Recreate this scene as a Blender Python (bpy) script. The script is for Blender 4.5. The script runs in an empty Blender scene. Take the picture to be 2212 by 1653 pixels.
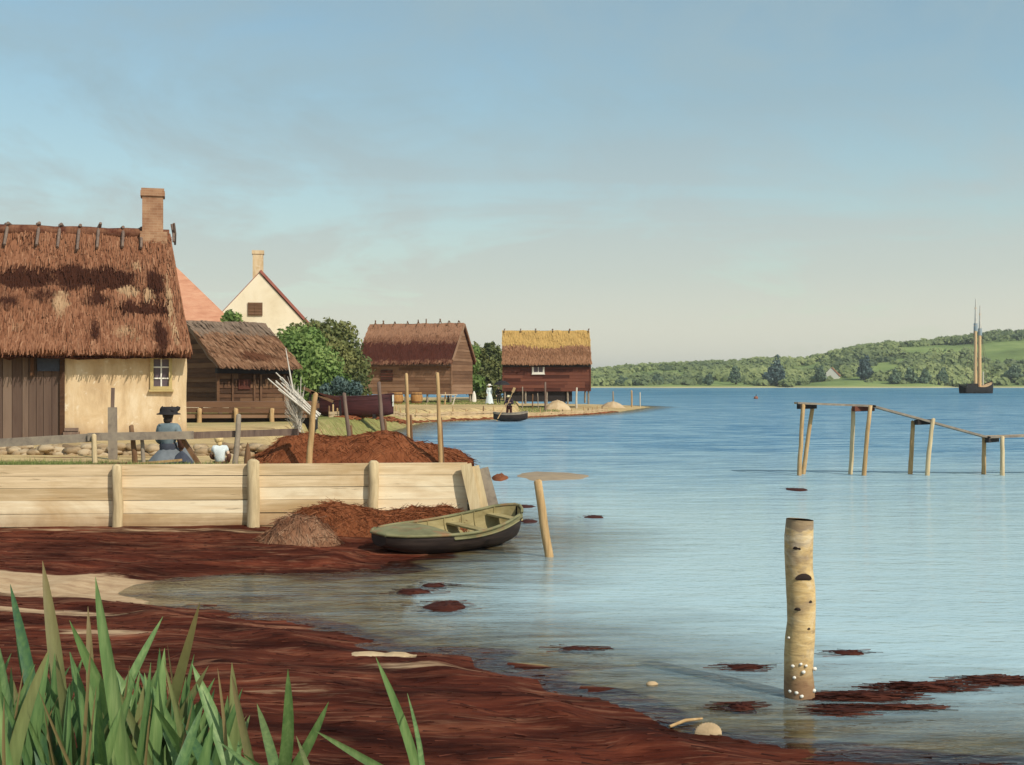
import bpy, bmesh, math, random
import numpy as np
from mathutils import Vector, Matrix, noise as mnoise

R = math.radians
rng = np.random.default_rng(7)
rnd = random.Random(11)
scene = bpy.context.scene
COL = scene.collection

# ------------------------------------------------------------------ camera numbers
F, CX, CY, EYE = 2670.0, 1106.0, 826.5, 2.6       # focal length in px of a 2212 px wide picture, level camera


def P(x, y, Y):
    """picture point at depth Y -> world point"""
    return Vector(((x - CX) / F * Y, Y, EYE - (y - CY) / F * Y))


def G(x, y, z=0.0):
    """picture point lying on height z -> world point"""
    return P(x, y, F * (EYE - z) / (y - CY))


# ------------------------------------------------------------------ node helper
class NT:
    def __init__(s, name):
        s.m = bpy.data.materials.new(name)
        s.m.use_nodes = True
        s.t = s.m.node_tree
        s.t.nodes.clear()

    def n(s, typ, **kw):
        nd = s.t.nodes.new(typ)
        for k, v in kw.items():
            setattr(nd, k, v)
        return nd

    def put(s, sock, v):
        if isinstance(v, bpy.types.NodeSocket):
            s.t.links.new(v, sock)
        elif v is not None:
            if isinstance(v, (tuple, list)) and len(v) == 3 and sock.type == 'RGBA':
                v = (*v, 1)
            sock.default_value = v

    def math(s, op, a, b=None, c=None, clamp=False):
        nd = s.n('ShaderNodeMath', operation=op, use_clamp=clamp)
        s.put(nd.inputs[0], a)
        if b is not None: s.put(nd.inputs[1], b)
        if c is not None: s.put(nd.inputs[2], c)
        return nd.outputs[0]

    def vmath(s, op, a, b):
        nd = s.n('ShaderNodeVectorMath', operation=op)
        s.put(nd.inputs[0], a); s.put(nd.inputs[1], b)
        return nd.outputs[0]

    def coord(s, kind='Object'):
        return s.n('ShaderNodeTexCoord').outputs[kind]

    def noise(s, vec, scale=1.0, detail=4, rough=0.55, dist=0.0):
        nd = s.n('ShaderNodeTexNoise')
        s.put(nd.inputs['Vector'], vec)
        nd.inputs['Scale'].default_value = scale
        nd.inputs['Detail'].default_value = detail
        nd.inputs['Roughness'].default_value = rough
        nd.inputs['Distortion'].default_value = dist
        return nd.outputs['Fac']

    def ramp(s, fac, stops, interp='LINEAR'):
        nd = s.n('ShaderNodeValToRGB')
        cr = nd.color_ramp
        cr.interpolation = interp
        while len(cr.elements) < len(stops): cr.elements.new(0.5)
        for e, (p, c) in zip(cr.elements, stops):
            e.position = p
            e.color = (c, c, c, 1) if isinstance(c, (int, float)) else (*c, 1)
        s.put(nd.inputs[0], fac)
        return nd.outputs[0]

    def mix(s, fac, a, b, blend='MIX'):
        nd = s.n('ShaderNodeMix', data_type='RGBA', blend_type=blend)
        s.put(nd.inputs['Factor'], fac); s.put(nd.inputs['A'], a); s.put(nd.inputs['B'], b)
        return nd.outputs['Result']

    def attr(s, name, out='Fac'):
        return s.n('ShaderNodeAttribute', attribute_name=name).outputs[out]

    def bump(s, h, dist=0.01, strength=1.0, normal=None):
        nd = s.n('ShaderNodeBump')
        nd.inputs['Strength'].default_value = strength
        nd.inputs['Distance'].default_value = dist
        s.put(nd.inputs['Height'], h)
        if normal is not None: s.put(nd.inputs['Normal'], normal)
        return nd.outputs[0]

    def bsdf(s, col, rough=0.8, normal=None, spec=0.3, **kw):
        nd = s.n('ShaderNodeBsdfPrincipled')
        s.put(nd.inputs['Base Color'], col)
        s.put(nd.inputs['Roughness'], rough)
        nd.inputs['Specular IOR Level'].default_value = spec
        if normal is not None: s.put(nd.inputs['Normal'], normal)
        for k, v in kw.items(): s.put(nd.inputs[k], v)
        return nd.outputs[0]

    def out(s, surf):
        o = s.n('ShaderNodeOutputMaterial')
        s.t.links.new(surf, o.inputs['Surface'])
        return s.m


def streaky(name, cols, stretch=(1, 1, 1), scale=3.0, rough=0.85, bump=0.01, spot=None, spot_scale=1.2, tone=False, spec=0.25):
    """streaked, blotchy surface: colour ramp over stretched noise, optional blotches of another colour"""
    t = NT(name)
    co = t.coord()
    v = t.vmath('MULTIPLY', co, tuple(stretch))
    f = t.noise(v, scale, 6, 0.62, 0.3)
    g = t.noise(co, scale * 0.35, 3, 0.6)
    ff = t.math('ADD', t.math('MULTIPLY', f, 0.7), t.math('MULTIPLY', g, 0.3))
    if tone:
        ff = t.math('ADD', t.math('MULTIPLY', ff, 0.62), t.math('MULTIPLY', t.attr('tone'), 0.38))
    n = len(cols)
    stops = [(0.3 + 0.4 * i / (n - 1), c) for i, c in enumerate(cols)]
    c = t.ramp(ff, stops)
    if spot:
        sp = t.ramp(t.noise(co, spot_scale, 5, 0.6, 0.5), [(0.52, 0.0), (0.68, 1.0)])
        c = t.mix(sp, c, spot)
    nm = t.bump(f, bump)
    return t.out(t.bsdf(c, rough, nm, spec))


def leafmat(name, dark, mid, light, trans=0.25):
    t = NT(name)
    co = t.coord()
    tone = t.attr('tone')
    c = t.ramp(tone, [(0.0, dark), (0.5, mid), (1.0, light)])
    b = t.bsdf(c, 0.65, spec=0.25)
    tr = t.n('ShaderNodeBsdfTranslucent')
    t.put(tr.inputs[0], c)
    mx = t.n('ShaderNodeMixShader')
    mx.inputs[0].default_value = trans
    t.t.links.new(b, mx.inputs[1]); t.t.links.new(tr.outputs[0], mx.inputs[2])
    return t.out(mx.outputs[0])


def plain(name, col, rough=0.7, var=0.25, scale=6.0, spec=0.3, bump=0.004):
    lo = tuple(c * (1 - var) for c in col); hi = tuple(min(1, c * (1 + var)) for c in col)
    return streaky(name, [lo, col, hi], scale=scale, rough=rough, bump=bump, spec=spec)


# ------------------------------------------------------------------ materials
M = {}
t = NT('pale_weathered_wood')
co = t.coord()
f = t.noise(t.vmath('MULTIPLY', co, (0.5, 3, 9)), 1.6, 6, .62, .3)
ff = t.math('ADD', t.math('MULTIPLY', f, .62), t.math('MULTIPLY', t.attr('tone'), .38))
c = t.ramp(ff, [(.3, (0.50, 0.36, 0.20)), (.5, (0.78, 0.60, 0.38)), (.7, (0.88, 0.74, 0.52))])
c = t.mix(t.ramp(t.noise(t.vmath('MULTIPLY', co, (.5, 1, 1.4)), .8, 5, .6, .5), [(.52, 0.), (.70, .8)]), c, (0.50, 0.32, 0.15))
c = t.mix(t.ramp(t.noise(t.vmath('MULTIPLY', co, (1.2, 1, 26)), 1.0, 4, .6, .2), [(.64, 0.), (.70, .75)]), c, (0.20, 0.12, 0.06))
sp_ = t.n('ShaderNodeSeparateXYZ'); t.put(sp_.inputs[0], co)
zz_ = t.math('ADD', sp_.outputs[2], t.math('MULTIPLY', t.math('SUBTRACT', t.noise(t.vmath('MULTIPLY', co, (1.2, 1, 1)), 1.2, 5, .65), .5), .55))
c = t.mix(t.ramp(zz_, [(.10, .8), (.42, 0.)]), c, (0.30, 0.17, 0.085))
M['pale_wood'] = t.out(t.bsdf(c, .88, t.bump(f, .008), .2))
M['post_wood'] = streaky('pale_post_wood', [(0.34, 0.25, 0.14), (0.56, 0.43, 0.25), (0.66, 0.53, 0.33)], (6, 6, 0.6), 3, 0.85, 0.006)
M['grey_wood'] = streaky('grey_weathered_wood', [(0.15, 0.12, 0.10), (0.27, 0.22, 0.17), (0.36, 0.30, 0.22)], (1, 1, 1), 6, 0.85, 0.005)
M['brown_stake'] = streaky('brown_stake_wood', [(0.09, 0.045, 0.02), (0.17, 0.09, 0.045), (0.24, 0.14, 0.075)], (5, 5, 0.7), 3, 0.85, 0.006)
M['purple_stake'] = streaky('purplish_stake_wood', [(0.09, 0.06, 0.05), (0.17, 0.115, 0.09), (0.25, 0.18, 0.13)], (5, 5, 0.7), 3, 0.85, 0.006)
M['tan_stake'] = streaky('tan_stake_wood', [(0.26, 0.15, 0.06), (0.44, 0.28, 0.13), (0.58, 0.40, 0.21)], (6, 6, 0.7), 3, 0.8, 0.006)
t = NT('ochre_lime_plaster')
co = t.coord()
f = t.noise(t.vmath('MULTIPLY', co, (1.8, 1.8, .5)), 1.1, 7, .65, .4)
c = t.ramp(f, [(.32, (0.45, 0.31, 0.18)), (.5, (0.62, 0.46, 0.28)), (.68, (0.72, 0.58, 0.40))])
c = t.mix(t.ramp(t.noise(co, .8, 6, .65, .8), [(.50, 0.), (.66, .6)]), c, (0.50, 0.33, 0.17))
c = t.mix(t.ramp(t.noise(t.vmath('MULTIPLY', co, (2.5, 2.5, 2.5)), 1.6, 6, .7, .3), [(.60, 0.), (.66, .7)]), c, (0.78, 0.68, 0.52))
sp_ = t.n('ShaderNodeSeparateXYZ'); t.put(sp_.inputs[0], co)
zz_ = t.math('ADD', sp_.outputs[2], t.math('MULTIPLY', t.math('SUBTRACT', t.noise(co, 1.5, 6, .7), .5), .7))
c = t.mix(t.ramp(zz_, [(.05, .75), (.5, 0.)]), c, (0.36, 0.24, 0.14))
M['plaster'] = t.out(t.bsdf(c, .93, t.bump(f, .02), .15))
M['brown_boards'] = streaky('brown_grey_boards', [(0.085, 0.052, 0.040), (0.13, 0.085, 0.063), (0.19, 0.13, 0.095)], (6, 6, 0.35), 1.4, 0.88, 0.008, tone=True)
M['clap_dark'] = streaky('dark_brown_boards', [(0.05, 0.024, 0.013), (0.105, 0.05, 0.026), (0.17, 0.09, 0.046)], (0.5, 0.5, 5), 2, 0.88, 0.006, tone=True)
M['clap_mid'] = streaky('mid_brown_boards', [(0.12, 0.06, 0.033), (0.20, 0.105, 0.058), (0.28, 0.165, 0.10)], (0.4, 0.4, 4), 1, 0.88, 0.008, tone=True)
M['clap_red'] = streaky('red_brown_boards', [(0.055, 0.016, 0.010), (0.105, 0.032, 0.02), (0.16, 0.055, 0.033)], (0.4, 0.4, 4), 1, 0.85, 0.008, tone=True)
M['tar'] = plain('tarred_wood', (0.022, 0.016, 0.015), 0.7, 0.4)
M['yellow_frame'] = plain('ochre_yellow_paint', (0.44, 0.33, 0.14), 0.7, 0.2)
M['white_paint'] = plain('white_paint', (0.72, 0.68, 0.60), 0.6, 0.12)
M['glass'] = plain('dark_window_glass', (0.11, 0.08, 0.09), 0.3, 0.3, spec=0.25)
M['brick'] = None
t = NT('chimney_brick')
co = t.coord()
bk = t.n('ShaderNodeTexBrick')
t.put(bk.inputs['Vector'], t.vmath('ADD', t.n('ShaderNodeMapping').outputs[0], (0, 0, 0)))
mp = [n for n in t.t.nodes if n.type == 'MAPPING'][0]
mp.inputs['Rotation'].default_value = (R(90), 0, 0)
t.t.links.new(co, mp.inputs['Vector'])
bk.inputs['Scale'].default_value = 4.0
bk.inputs['Mortar Size'].default_value = 0.02
bk.inputs['Brick Width'].default_value = 0.9
bk.inputs['Row Height'].default_value = 0.3
bk.inputs['Color1'].default_value = (0.27, 0.125, 0.065, 1)
bk.inputs['Color2'].default_value = (0.36, 0.19, 0.105, 1)
bk.inputs['Mortar'].default_value = (0.40, 0.28, 0.18, 1)
cc = t.mix(0.45, bk.outputs[0], t.ramp(t.noise(co, 3.5, 5, 0.6), [(0.3, (0.19, 0.085, 0.045)), (0.7, (0.46, 0.29, 0.17))]))
M['brick'] = t.out(t.bsdf(cc, 0.9, t.bump(bk.outputs[1], 0.01, -0.6)))
M['cream_wall'] = streaky('cream_limewash', [(0.66, 0.54, 0.36), (0.78, 0.67, 0.49), (0.82, 0.72, 0.56)], (1, 1, 1), 0.6, 0.9, 0.01)
M['salmon_tile'] = streaky('salmon_roof_tiles', [(0.40, 0.17, 0.10), (0.52, 0.25, 0.155), (0.60, 0.33, 0.21)], (1.2, 1.2, 5), 0.9, 0.9, 0.05)
M['red_tile'] = streaky('dull_red_roof_tiles', [(0.20, 0.065, 0.05), (0.30, 0.10, 0.075), (0.38, 0.14, 0.10)], (2, 2, 2), 1, 0.85, 0.02)
M['stone'] = streaky('field_stone', [(0.18, 0.12, 0.07), (0.34, 0.24, 0.14), (0.48, 0.37, 0.24)], (1, 1, 1), 4, 0.9, 0.02, tone=True)


def thatchmat(name, dark, mid, light, patch, patch2=None):
    t = NT(name)
    co = t.coord()
    v = t.vmath('MULTIPLY', co, (7, 0.9, 0.9))
    f = t.noise(v, 1.6, 6, 0.65, 0.4)
    ff = t.math('ADD', t.math('MULTIPLY', f, 0.5), t.math('MULTIPLY', t.attr('tone'), 0.5))
    c = t.ramp(ff, [(0.25, dark), (0.5, mid), (0.78, light)])
    p = t.attr('patch')
    nz = t.noise(co, 1.8, 6, 0.7, 0.6)
    pf = t.ramp(t.math('ADD', p, t.math('MULTIPLY', t.math('SUBTRACT', nz, 0.5), 1.1)), [(0.26, 0.0), (0.50, 1.0)])
    pc = t.mix(f, tuple(x * 0.6 for x in patch), tuple(min(1, x * 1.5) for x in patch))
    c = t.mix(pf, c, pc)
    if patch2:
        p2 = t.attr('patch2')
        pf2 = t.ramp(t.math('ADD', p2, t.math('MULTIPLY', t.math('SUBTRACT', nz, 0.5), 0.9)), [(0.35, 0.0), (0.62, 1.0)])
        c = t.mix(pf2, c, t.mix(f, tuple(x * 0.7 for x in patch2), tuple(min(1, x * 1.25) for x in patch2)))
    return t.out(t.bsdf(c, 0.95, t.bump(f, 0.04), 0.15))


M['thatch_old'] = thatchmat('old_brown_thatch', (0.12, 0.042, 0.02), (0.245, 0.105, 0.055), (0.36, 0.185, 0.105), (0.045, 0.015, 0.008), (0.40, 0.25, 0.14))
M['thatch_shed'] = thatchmat('greyish_brown_thatch', (0.11, 0.05, 0.026), (0.23, 0.115, 0.062), (0.34, 0.20, 0.12), (0.20, 0.14, 0.10), (0.11, 0.042, 0.02))
M['thatch_red'] = thatchmat('reddish_brown_thatch', (0.10, 0.04, 0.022), (0.22, 0.10, 0.056), (0.34, 0.18, 0.11), (0.075, 0.022, 0.014), (0.33, 0.17, 0.10))
M['thatch_gold'] = thatchmat('thatch_with_new_golden_straw', (0.14, 0.06, 0.03), (0.26, 0.125, 0.065), (0.38, 0.20, 0.115), (0.46, 0.285, 0.095), (0.20, 0.09, 0.045))

M['mud_flat'] = streaky('grey_brown_mud_flat', [(0.20, 0.14, 0.09), (0.33, 0.25, 0.17), (0.44, 0.30, 0.16)], (1, 4, 1), 1.4, 0.9, 0.02)
M['weed_heap'] = streaky('dry_seaweed_heap', [(0.115, 0.034, 0.014), (0.205, 0.066, 0.027), (0.30, 0.115, 0.052)], (1, 1, 2), 3.5, 0.95, 0.04, tone=True, spec=.1)
M['weed_wet'] = streaky('wet_seaweed', [(0.022, 0.006, 0.004), (0.052, 0.013, 0.008), (0.11, 0.032, 0.017)], (1, 2, 1), 3, 0.75, 0.02, tone=True, spec=0.12)
M['boat_hull'] = streaky('dark_tarred_hull', [(0.014, 0.010, 0.009), (0.03, 0.02, 0.017), (0.062, 0.042, 0.034)], (0.6, 0.6, 6), 3, 0.55, 0.004)
M['boat_olive'] = streaky('olive_green_boat_paint', [(0.10, 0.09, 0.04), (0.185, 0.175, 0.085), (0.27, 0.24, 0.13)], (1, 1, 4), 3, 0.6, 0.003,
                          spot=(0.25, 0.13, 0.06), spot_scale=2.6)
M['boat_in'] = streaky('yellowish_boat_inside', [(0.17, 0.13, 0.05), (0.30, 0.24, 0.11), (0.40, 0.33, 0.17)], (1, 3, 3), 3, 0.7, 0.004)
M['maroon'] = streaky('maroon_hull_paint', [(0.030, 0.010, 0.011), (0.06, 0.017, 0.018), (0.10, 0.03, 0.03)], (0.5, 1, 5), 2, 0.55, 0.004)
M['skin'] = plain('tanned_skin', (0.42, 0.24, 0.15), 0.6, 0.12)
M['skin_pale'] = plain('pale_skin', (0.62, 0.44, 0.32), 0.6, 0.1)
M['hair_dark'] = plain('dark_brown_hair', (0.035, 0.022, 0.015), 0.6, 0.4, 30)
M['hair_blond'] = plain('blond_hair', (0.62, 0.46, 0.22), 0.6, 0.25, 30)
M['black_cloth'] = plain('black_cloth', (0.018, 0.015, 0.016), 0.8, 0.3)
M['blue_cloth'] = plain('grey_blue_cloth', (0.155, 0.20, 0.22), 0.9, 0.22, 8, bump=0.01)
M['skirt_cloth'] = plain('grey_skirt_cloth', (0.15, 0.165, 0.18), 0.9, 0.25, 6, bump=0.015)
M['slate_cloth'] = plain('dark_slate_cloth', (0.055, 0.062, 0.085), 0.9, 0.25, 8)
M['white_cloth'] = plain('white_blue_cloth', (0.62, 0.68, 0.70), 0.9, 0.12, 8, bump=0.01)
M['orange_cloth'] = plain('orange_ribbon', (0.62, 0.30, 0.07), 0.8, 0.15)
M['brown_cloth'] = plain('brown_cloth', (0.12, 0.055, 0.035), 0.9, 0.25)
M['navy_cloth'] = plain('dark_violet_jacket', (0.035, 0.022, 0.033), 0.9, 0.25)
M['straw_hat'] = plain('straw_hat', (0.72, 0.62, 0.36), 0.9, 0.15)
M['white_rod'] = streaky('whitish_weathered_rods', [(0.38, 0.33, 0.27), (0.56, 0.51, 0.44), (0.70, 0.66, 0.58)], (4, 4, 1), 4, 0.85, 0.003)
M['shell'] = plain('pale_shell', (0.62, 0.46, 0.28), 0.5, 0.15, 40)
M['barnacle'] = plain('white_barnacles', (0.78, 0.74, 0.66), 0.6, 0.1)
M['sand_pile'] = streaky('pale_heaped_sand', [(0.34, 0.22, 0.12), (0.50, 0.36, 0.21), (0.60, 0.46, 0.30)], (1, 1, 1), 1.5, 0.95, 0.02)
M['ship_hull'] = plain('black_ship_hull', (0.016, 0.012, 0.011), 0.6, 0.4)
M['mast'] = plain('varnished_mast', (0.62, 0.40, 0.20), 0.6, 0.15)
M['mast_band'] = plain('grey_blue_mast_band', (0.27, 0.32, 0.34), 0.6, 0.15)
M['leaf_bright'] = leafmat('bright_green_leaves', (0.065, 0.11, 0.03), (0.18, 0.27, 0.07), (0.33, 0.40, 0.13), .3)
M['leaf_olive'] = leafmat('olive_green_leaves', (0.05, 0.065, 0.028), (0.14, 0.16, 0.055), (0.27, 0.26, 0.09), .3)
M['leaf_hill'] = leafmat('wooded_hill_leaves', (0.11, 0.15, 0.08), (0.24, 0.29, 0.115), (0.38, 0.42, 0.17), 0.38)
M['leaf_blue'] = leafmat('blue_green_conifer_leaves', (0.045, 0.075, 0.08), (0.08, 0.125, 0.12), (0.14, 0.19, 0.16), 0.2)
M['leaf_dim'] = leafmat('dim_green_leaves', (0.06, 0.095, 0.075), (0.12, 0.175, 0.11), (0.20, 0.26, 0.15), 0.25)
M['bark'] = streaky('tree_bark', [(0.06, 0.04, 0.025), (0.12, 0.085, 0.055), (0.18, 0.13, 0.09)], (4, 4, 1), 3, 0.9, 0.02)
M['grass'] = leafmat('meadow_grass', (0.09, 0.12, 0.03), (0.20, 0.25, 0.07), (0.36, 0.38, 0.13))
M['orange_barrel'] = streaky('orange_brown_barrel_wood', [(0.20, 0.09, 0.03), (0.36, 0.18, 0.06), (0.48, 0.27, 0.10)], (4, 4, 0.6), 2, 0.8, 0.005)
M['fish_box'] = plain('bleached_box_wood', (0.55, 0.48, 0.38), 0.85, 0.2)

# birch: pale yellow bark with grey left streaks and dark knots
t = NT('birch_bark')
co = t.coord()
f = t.noise(t.vmath('MULTIPLY', co, (3, 3, 12)), 2.0, 6, 0.7, 0.5)
g = t.noise(co, 3.0, 4, 0.6, 0.4)
c = t.ramp(f, [(0.32, (0.36, 0.25, 0.13)), (0.48, (0.62, 0.43, 0.19)), (0.7, (0.72, 0.56, 0.31))])
c = t.mix(t.ramp(g, [(0.52, 0.0), (0.66, 0.85)]), c, (0.27, 0.19, 0.13))
c = t.mix(t.ramp(t.noise(co, 1.7, 4, 0.7, 0.8), [(0.5, 0.0), (0.7, 0.75)]), c, (0.78, 0.72, 0.60))
sep = t.n('ShaderNodeSeparateXYZ'); t.put(sep.inputs[0], co)
low = t.ramp(t.math('ADD', sep.outputs[2], t.math('MULTIPLY', t.math('SUBTRACT', g, 0.5), 0.35)), [(0.10, 1.0), (0.32, 0.0)])
c = t.mix(t.math('MULTIPLY', low, 0.85), c, (0.20, 0.10, 0.055))
hi = t.math('MULTIPLY', t.math('GREATER_THAN', t.math('ADD', sep.outputs[2], t.math('MULTIPLY', t.math('SUBTRACT', g, 0.5), 0.18)), 1.385), .75)
c = t.mix(hi, c, (0.26, 0.19, 0.13))
M['birch'] = t.out(t.bsdf(c, 0.75, t.bump(f, 0.008), 0.3))
M['knot'] = plain('black_birch_knot', (0.035, 0.022, 0.017), 0.9, 0.4)

# reed / iris leaf
t = NT('iris_leaf')
co = t.coord()
tone = t.attr('tone')
f = t.noise(t.vmath('MULTIPLY', co, (18, 18, 1.6)), 3.0, 4, 0.6)
ff = t.math('ADD', t.math('MULTIPLY', f, 0.55), t.math('MULTIPLY', tone, 0.5))
c = t.ramp(ff, [(0.2, (0.03, 0.085, 0.045)), (0.45, (0.085, 0.165, 0.055)), (0.62, (0.165, 0.26, 0.088)), (0.85, (0.33, 0.42, 0.17))])
c = t.mix(t.ramp(t.attr('dry'), [(0.3, 0.0), (0.9, 0.9)]), c, (0.22, 0.15, 0.065))
b = t.bsdf(c, 0.5, t.bump(f, 0.002), 0.35)
tr = t.n('ShaderNodeBsdfTranslucent'); t.put(tr.inputs[0], c)
mx = t.n('ShaderNodeMixShader'); mx.inputs[0].default_value = 0.22
t.t.links.new(b, mx.inputs[1]); t.t.links.new(tr.outputs[0], mx.inputs[2])
M['iris'] = t.out(mx.outputs[0])


# ------------------------------------------------------------------ mesh helpers
class MB:
    def __init__(s):
        s.v, s.f, s.tone, s.sm = [], [], [], []

    def add(s, verts, faces, tone=0.5, smooth=False):
        o = len(s.v)
        s.v += [tuple(v) for v in verts]
        s.tone += [tone] * len(verts)
        for f in faces:
            s.f.append(tuple(i + o for i in f)); s.sm.append(smooth)

    def box(s, c, size, rot=None, tone=None, taper=0.0, jit=0.0):
        x, y, z = [d / 2 for d in size]
        vs = []
        for dz in (-1, 1):
            k = 1 - taper if dz > 0 else 1
            for dx, dy in ((-1, -1), (1, -1), (1, 1), (-1, 1)):
                v = Vector((dx * x * k, dy * y * k, dz * z))
                if jit: v += Vector((rnd.uniform(-jit, jit), rnd.uniform(-jit, jit), rnd.uniform(-jit, jit)))
                if rot is not None: v = rot @ v
                vs.append(v + Vector(c))
        s.add(vs, [(3, 2, 1, 0), (4, 5, 6, 7), (0, 1, 5, 4), (1, 2, 6, 5), (2, 3, 7, 6), (3, 0, 4, 7)], rnd.random() if tone is None else tone)

    def bar(s, a, b, w, h, up=(0, 0, 1), tone=None):
        a, b = Vector(a), Vector(b)
        d = b - a
        z = d.normalized()
        up = Vector(up)
        if abs(z.dot(up)) > 0.98: up = Vector((0, 1, 0))
        x = up.cross(z).normalized()
        y = z.cross(x)
        rot = Matrix((x, y, z)).transposed()
        s.box((a + b) / 2, (w, h, d.length), rot, tone)

    def tube(s, pts, rads, n=10, cap=True, tone=0.5, wob=0.0):
        pts = [Vector(p) for p in pts]
        rings = []
        for i, p in enumerate(pts):
            d = (pts[min(i + 1, len(pts) - 1)] - pts[max(i - 1, 0)]).normalized()
            a = Vector((1, 0, 0)) if abs(d.x) < 0.9 else Vector((0, 1, 0))
            u = d.cross(a).normalized(); w = d.cross(u)
            r = rads[i] if isinstance(rads, (list, tuple)) else rads
            rings.append([p + (u * math.cos(2 * math.pi * k / n) + w * math.sin(2 * math.pi * k / n)) * r * (1 + (rnd.uniform(-wob, wob) if wob else 0)) for k in range(n)])
        vs = [v for r_ in rings for v in r_]
        fs = []
        for i in range(len(pts) - 1):
            for k in range(n):
                k2 = (k + 1) % n
                fs.append((i * n + k, i * n + k2, (i + 1) * n + k2, (i + 1) * n + k))
        s.add(vs, fs, tone, True)
        if cap:
            s.add(rings[0], [tuple(range(n))], tone); s.add(rings[-1], [tuple(reversed(range(n)))], tone)

    def stake(s, a, b, r0, r1, n=9, wob=0.06, bend=0.02, seg=6):
        """a natural pole from a (bottom) to b (top): tapered, slightly bent, faceted top"""
        a, b = Vector(a), Vector(b)
        L = (b - a).length
        off = Vector((rnd.uniform(-1, 1), rnd.uniform(-1, 1), 0)) * bend * L
        pts, rd = [], []
        for i in range(seg + 1):
            t_ = i / seg
            pts.append(a.lerp(b, t_) + off * math.sin(math.pi * t_) + Vector((rnd.uniform(-1, 1), rnd.uniform(-1, 1), 0)) * r0 * 0.12)
            rd.append(r0 + (r1 - r0) * t_)
        pts.append(b + (b - a).normalized() * r1 * 0.35); rd.append(r1 * 0.6)
        s.tube(pts, rd, n, True, 0.5, wob)

    def blob(s, c, r, sub=2, amp=0.15, freq=2.0, seed=0, squash=(1, 1, 1), tone=0.5):
        bm = bmesh.new()
        bmesh.ops.create_icosphere(bm, subdivisions=sub, radius=1)
        vs = []
        for v in bm.verts:
            q = v.co * freq + Vector((seed * 7.1, seed * 3.3, 0))
            k = 1 + amp * mnoise.noise(q) * 2
            vs.append(Vector((v.co.x * squash[0], v.co.y * squash[1], v.co.z * squash[2])) * r * k + Vector(c))
        s.add(vs, [tuple(v.index for v in f.verts) for f in bm.faces], tone, True)
        bm.free()

    def lathe(s, c, prof, n=20, tone=0.5, sx=1, sy=1, fold=0.0, nf=9):
        vs, fs = [], []
        for (r, z) in prof:
            for k in range(n):
                a = 2 * math.pi * k / n
                rr = r * (1 + fold * math.cos(nf * a))
                vs.append((c[0] + rr * math.cos(a) * sx, c[1] + rr * math.sin(a) * sy, c[2] + z))
        for i in range(len(prof) - 1):
            for k in range(n):
                k2 = (k + 1) % n
                fs.append((i * n + k, i * n + k2, (i + 1) * n + k2, (i + 1) * n + k))
        s.add(vs, fs, tone, True)

    def build(s, name, mat, parent=None, extra=None):
        return mesh_obj(name, np.array(s.v, dtype=np.float64).reshape(-1, 3), s.f, mat, parent, dict({'tone': s.tone}, **(extra or {})), s.sm)


def mesh_obj(name, v, f, mat, parent=None, attrs=None, smooth=None):
    me = bpy.data.meshes.new(name)
    if isinstance(f, np.ndarray):
        k = f.shape[1]
        me.vertices.add(len(v)); me.vertices.foreach_set('co', np.ascontiguousarray(v, dtype=np.float32).ravel())
        me.loops.add(f.size); me.loops.foreach_set('vertex_index', np.ascontiguousarray(f, dtype=np.int32).ravel())
        me.polygons.add(len(f)); me.polygons.foreach_set('loop_start', np.arange(0, f.size, k, dtype=np.int32))
        me.update(calc_edges=True)
    else:
        me.from_pydata([tuple(x) for x in v], [], f)
    if smooth is not None:
        if isinstance(smooth, bool): smooth = [smooth] * len(me.polygons)
        me.polygons.foreach_set('use_smooth', smooth)
    for k, a in (attrs or {}).items():
        a = np.asarray(a, dtype=np.float32)
        if len(a) == len(me.vertices):
            at = me.attributes.new(k, 'FLOAT', 'POINT'); at.data.foreach_set('value', a)
    if mat is not None: me.materials.append(mat)
    me.validate(); me.update()
    o = bpy.data.objects.new(name, me)
    COL.objects.link(o)
    if parent is not None: o.parent = parent
    return o


def thing(name, label, cat, loc=(0, 0, 0), rz=0.0, group=None):
    o = bpy.data.objects.new(name, None)
    o.empty_display_size = 0.2
    COL.objects.link(o)
    o.location = loc; o.rotation_euler = (0, 0, rz)
    return tag(o, label, cat, group)


def tag(o, label, cat, group=None, kind=None):
    if label: o['label'] = label
    if cat: o['category'] = cat
    if group: o['group'] = group
    if kind: o['kind'] = kind
    return o


def copy_tree(o, parent=None):
    c = o.copy(); COL.objects.link(c)
    if parent is not None: c.parent = parent
    for ch in list(o.children): copy_tree(ch, c)
    return c


def quads(cent, nrm, size, aspect, tones, up=None, spin=True):
    """many small leaf quads: centres, normals, half sizes -> verts, faces, tone per vertex"""
    n = len(cent)
    nrm = nrm / (np.linalg.norm(nrm, axis=1, keepdims=True) + 1e-9)
    a = rng.normal(size=(n, 3)) if up is None else up
    u = np.cross(nrm, a); u /= (np.linalg.norm(u, axis=1, keepdims=True) + 1e-9)
    w = np.cross(nrm, u)
    s = np.asarray(size).reshape(-1, 1) * np.ones((n, 1))
    u = u * s; w = w * s * aspect
    v = np.stack([cent - u - w * .2, cent - w, cent + u + w * .1, cent + w], axis=1).reshape(-1, 3)
    f = np.arange(4 * n).reshape(n, 4)
    return v, f, np.repeat(tones, 4)


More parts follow.
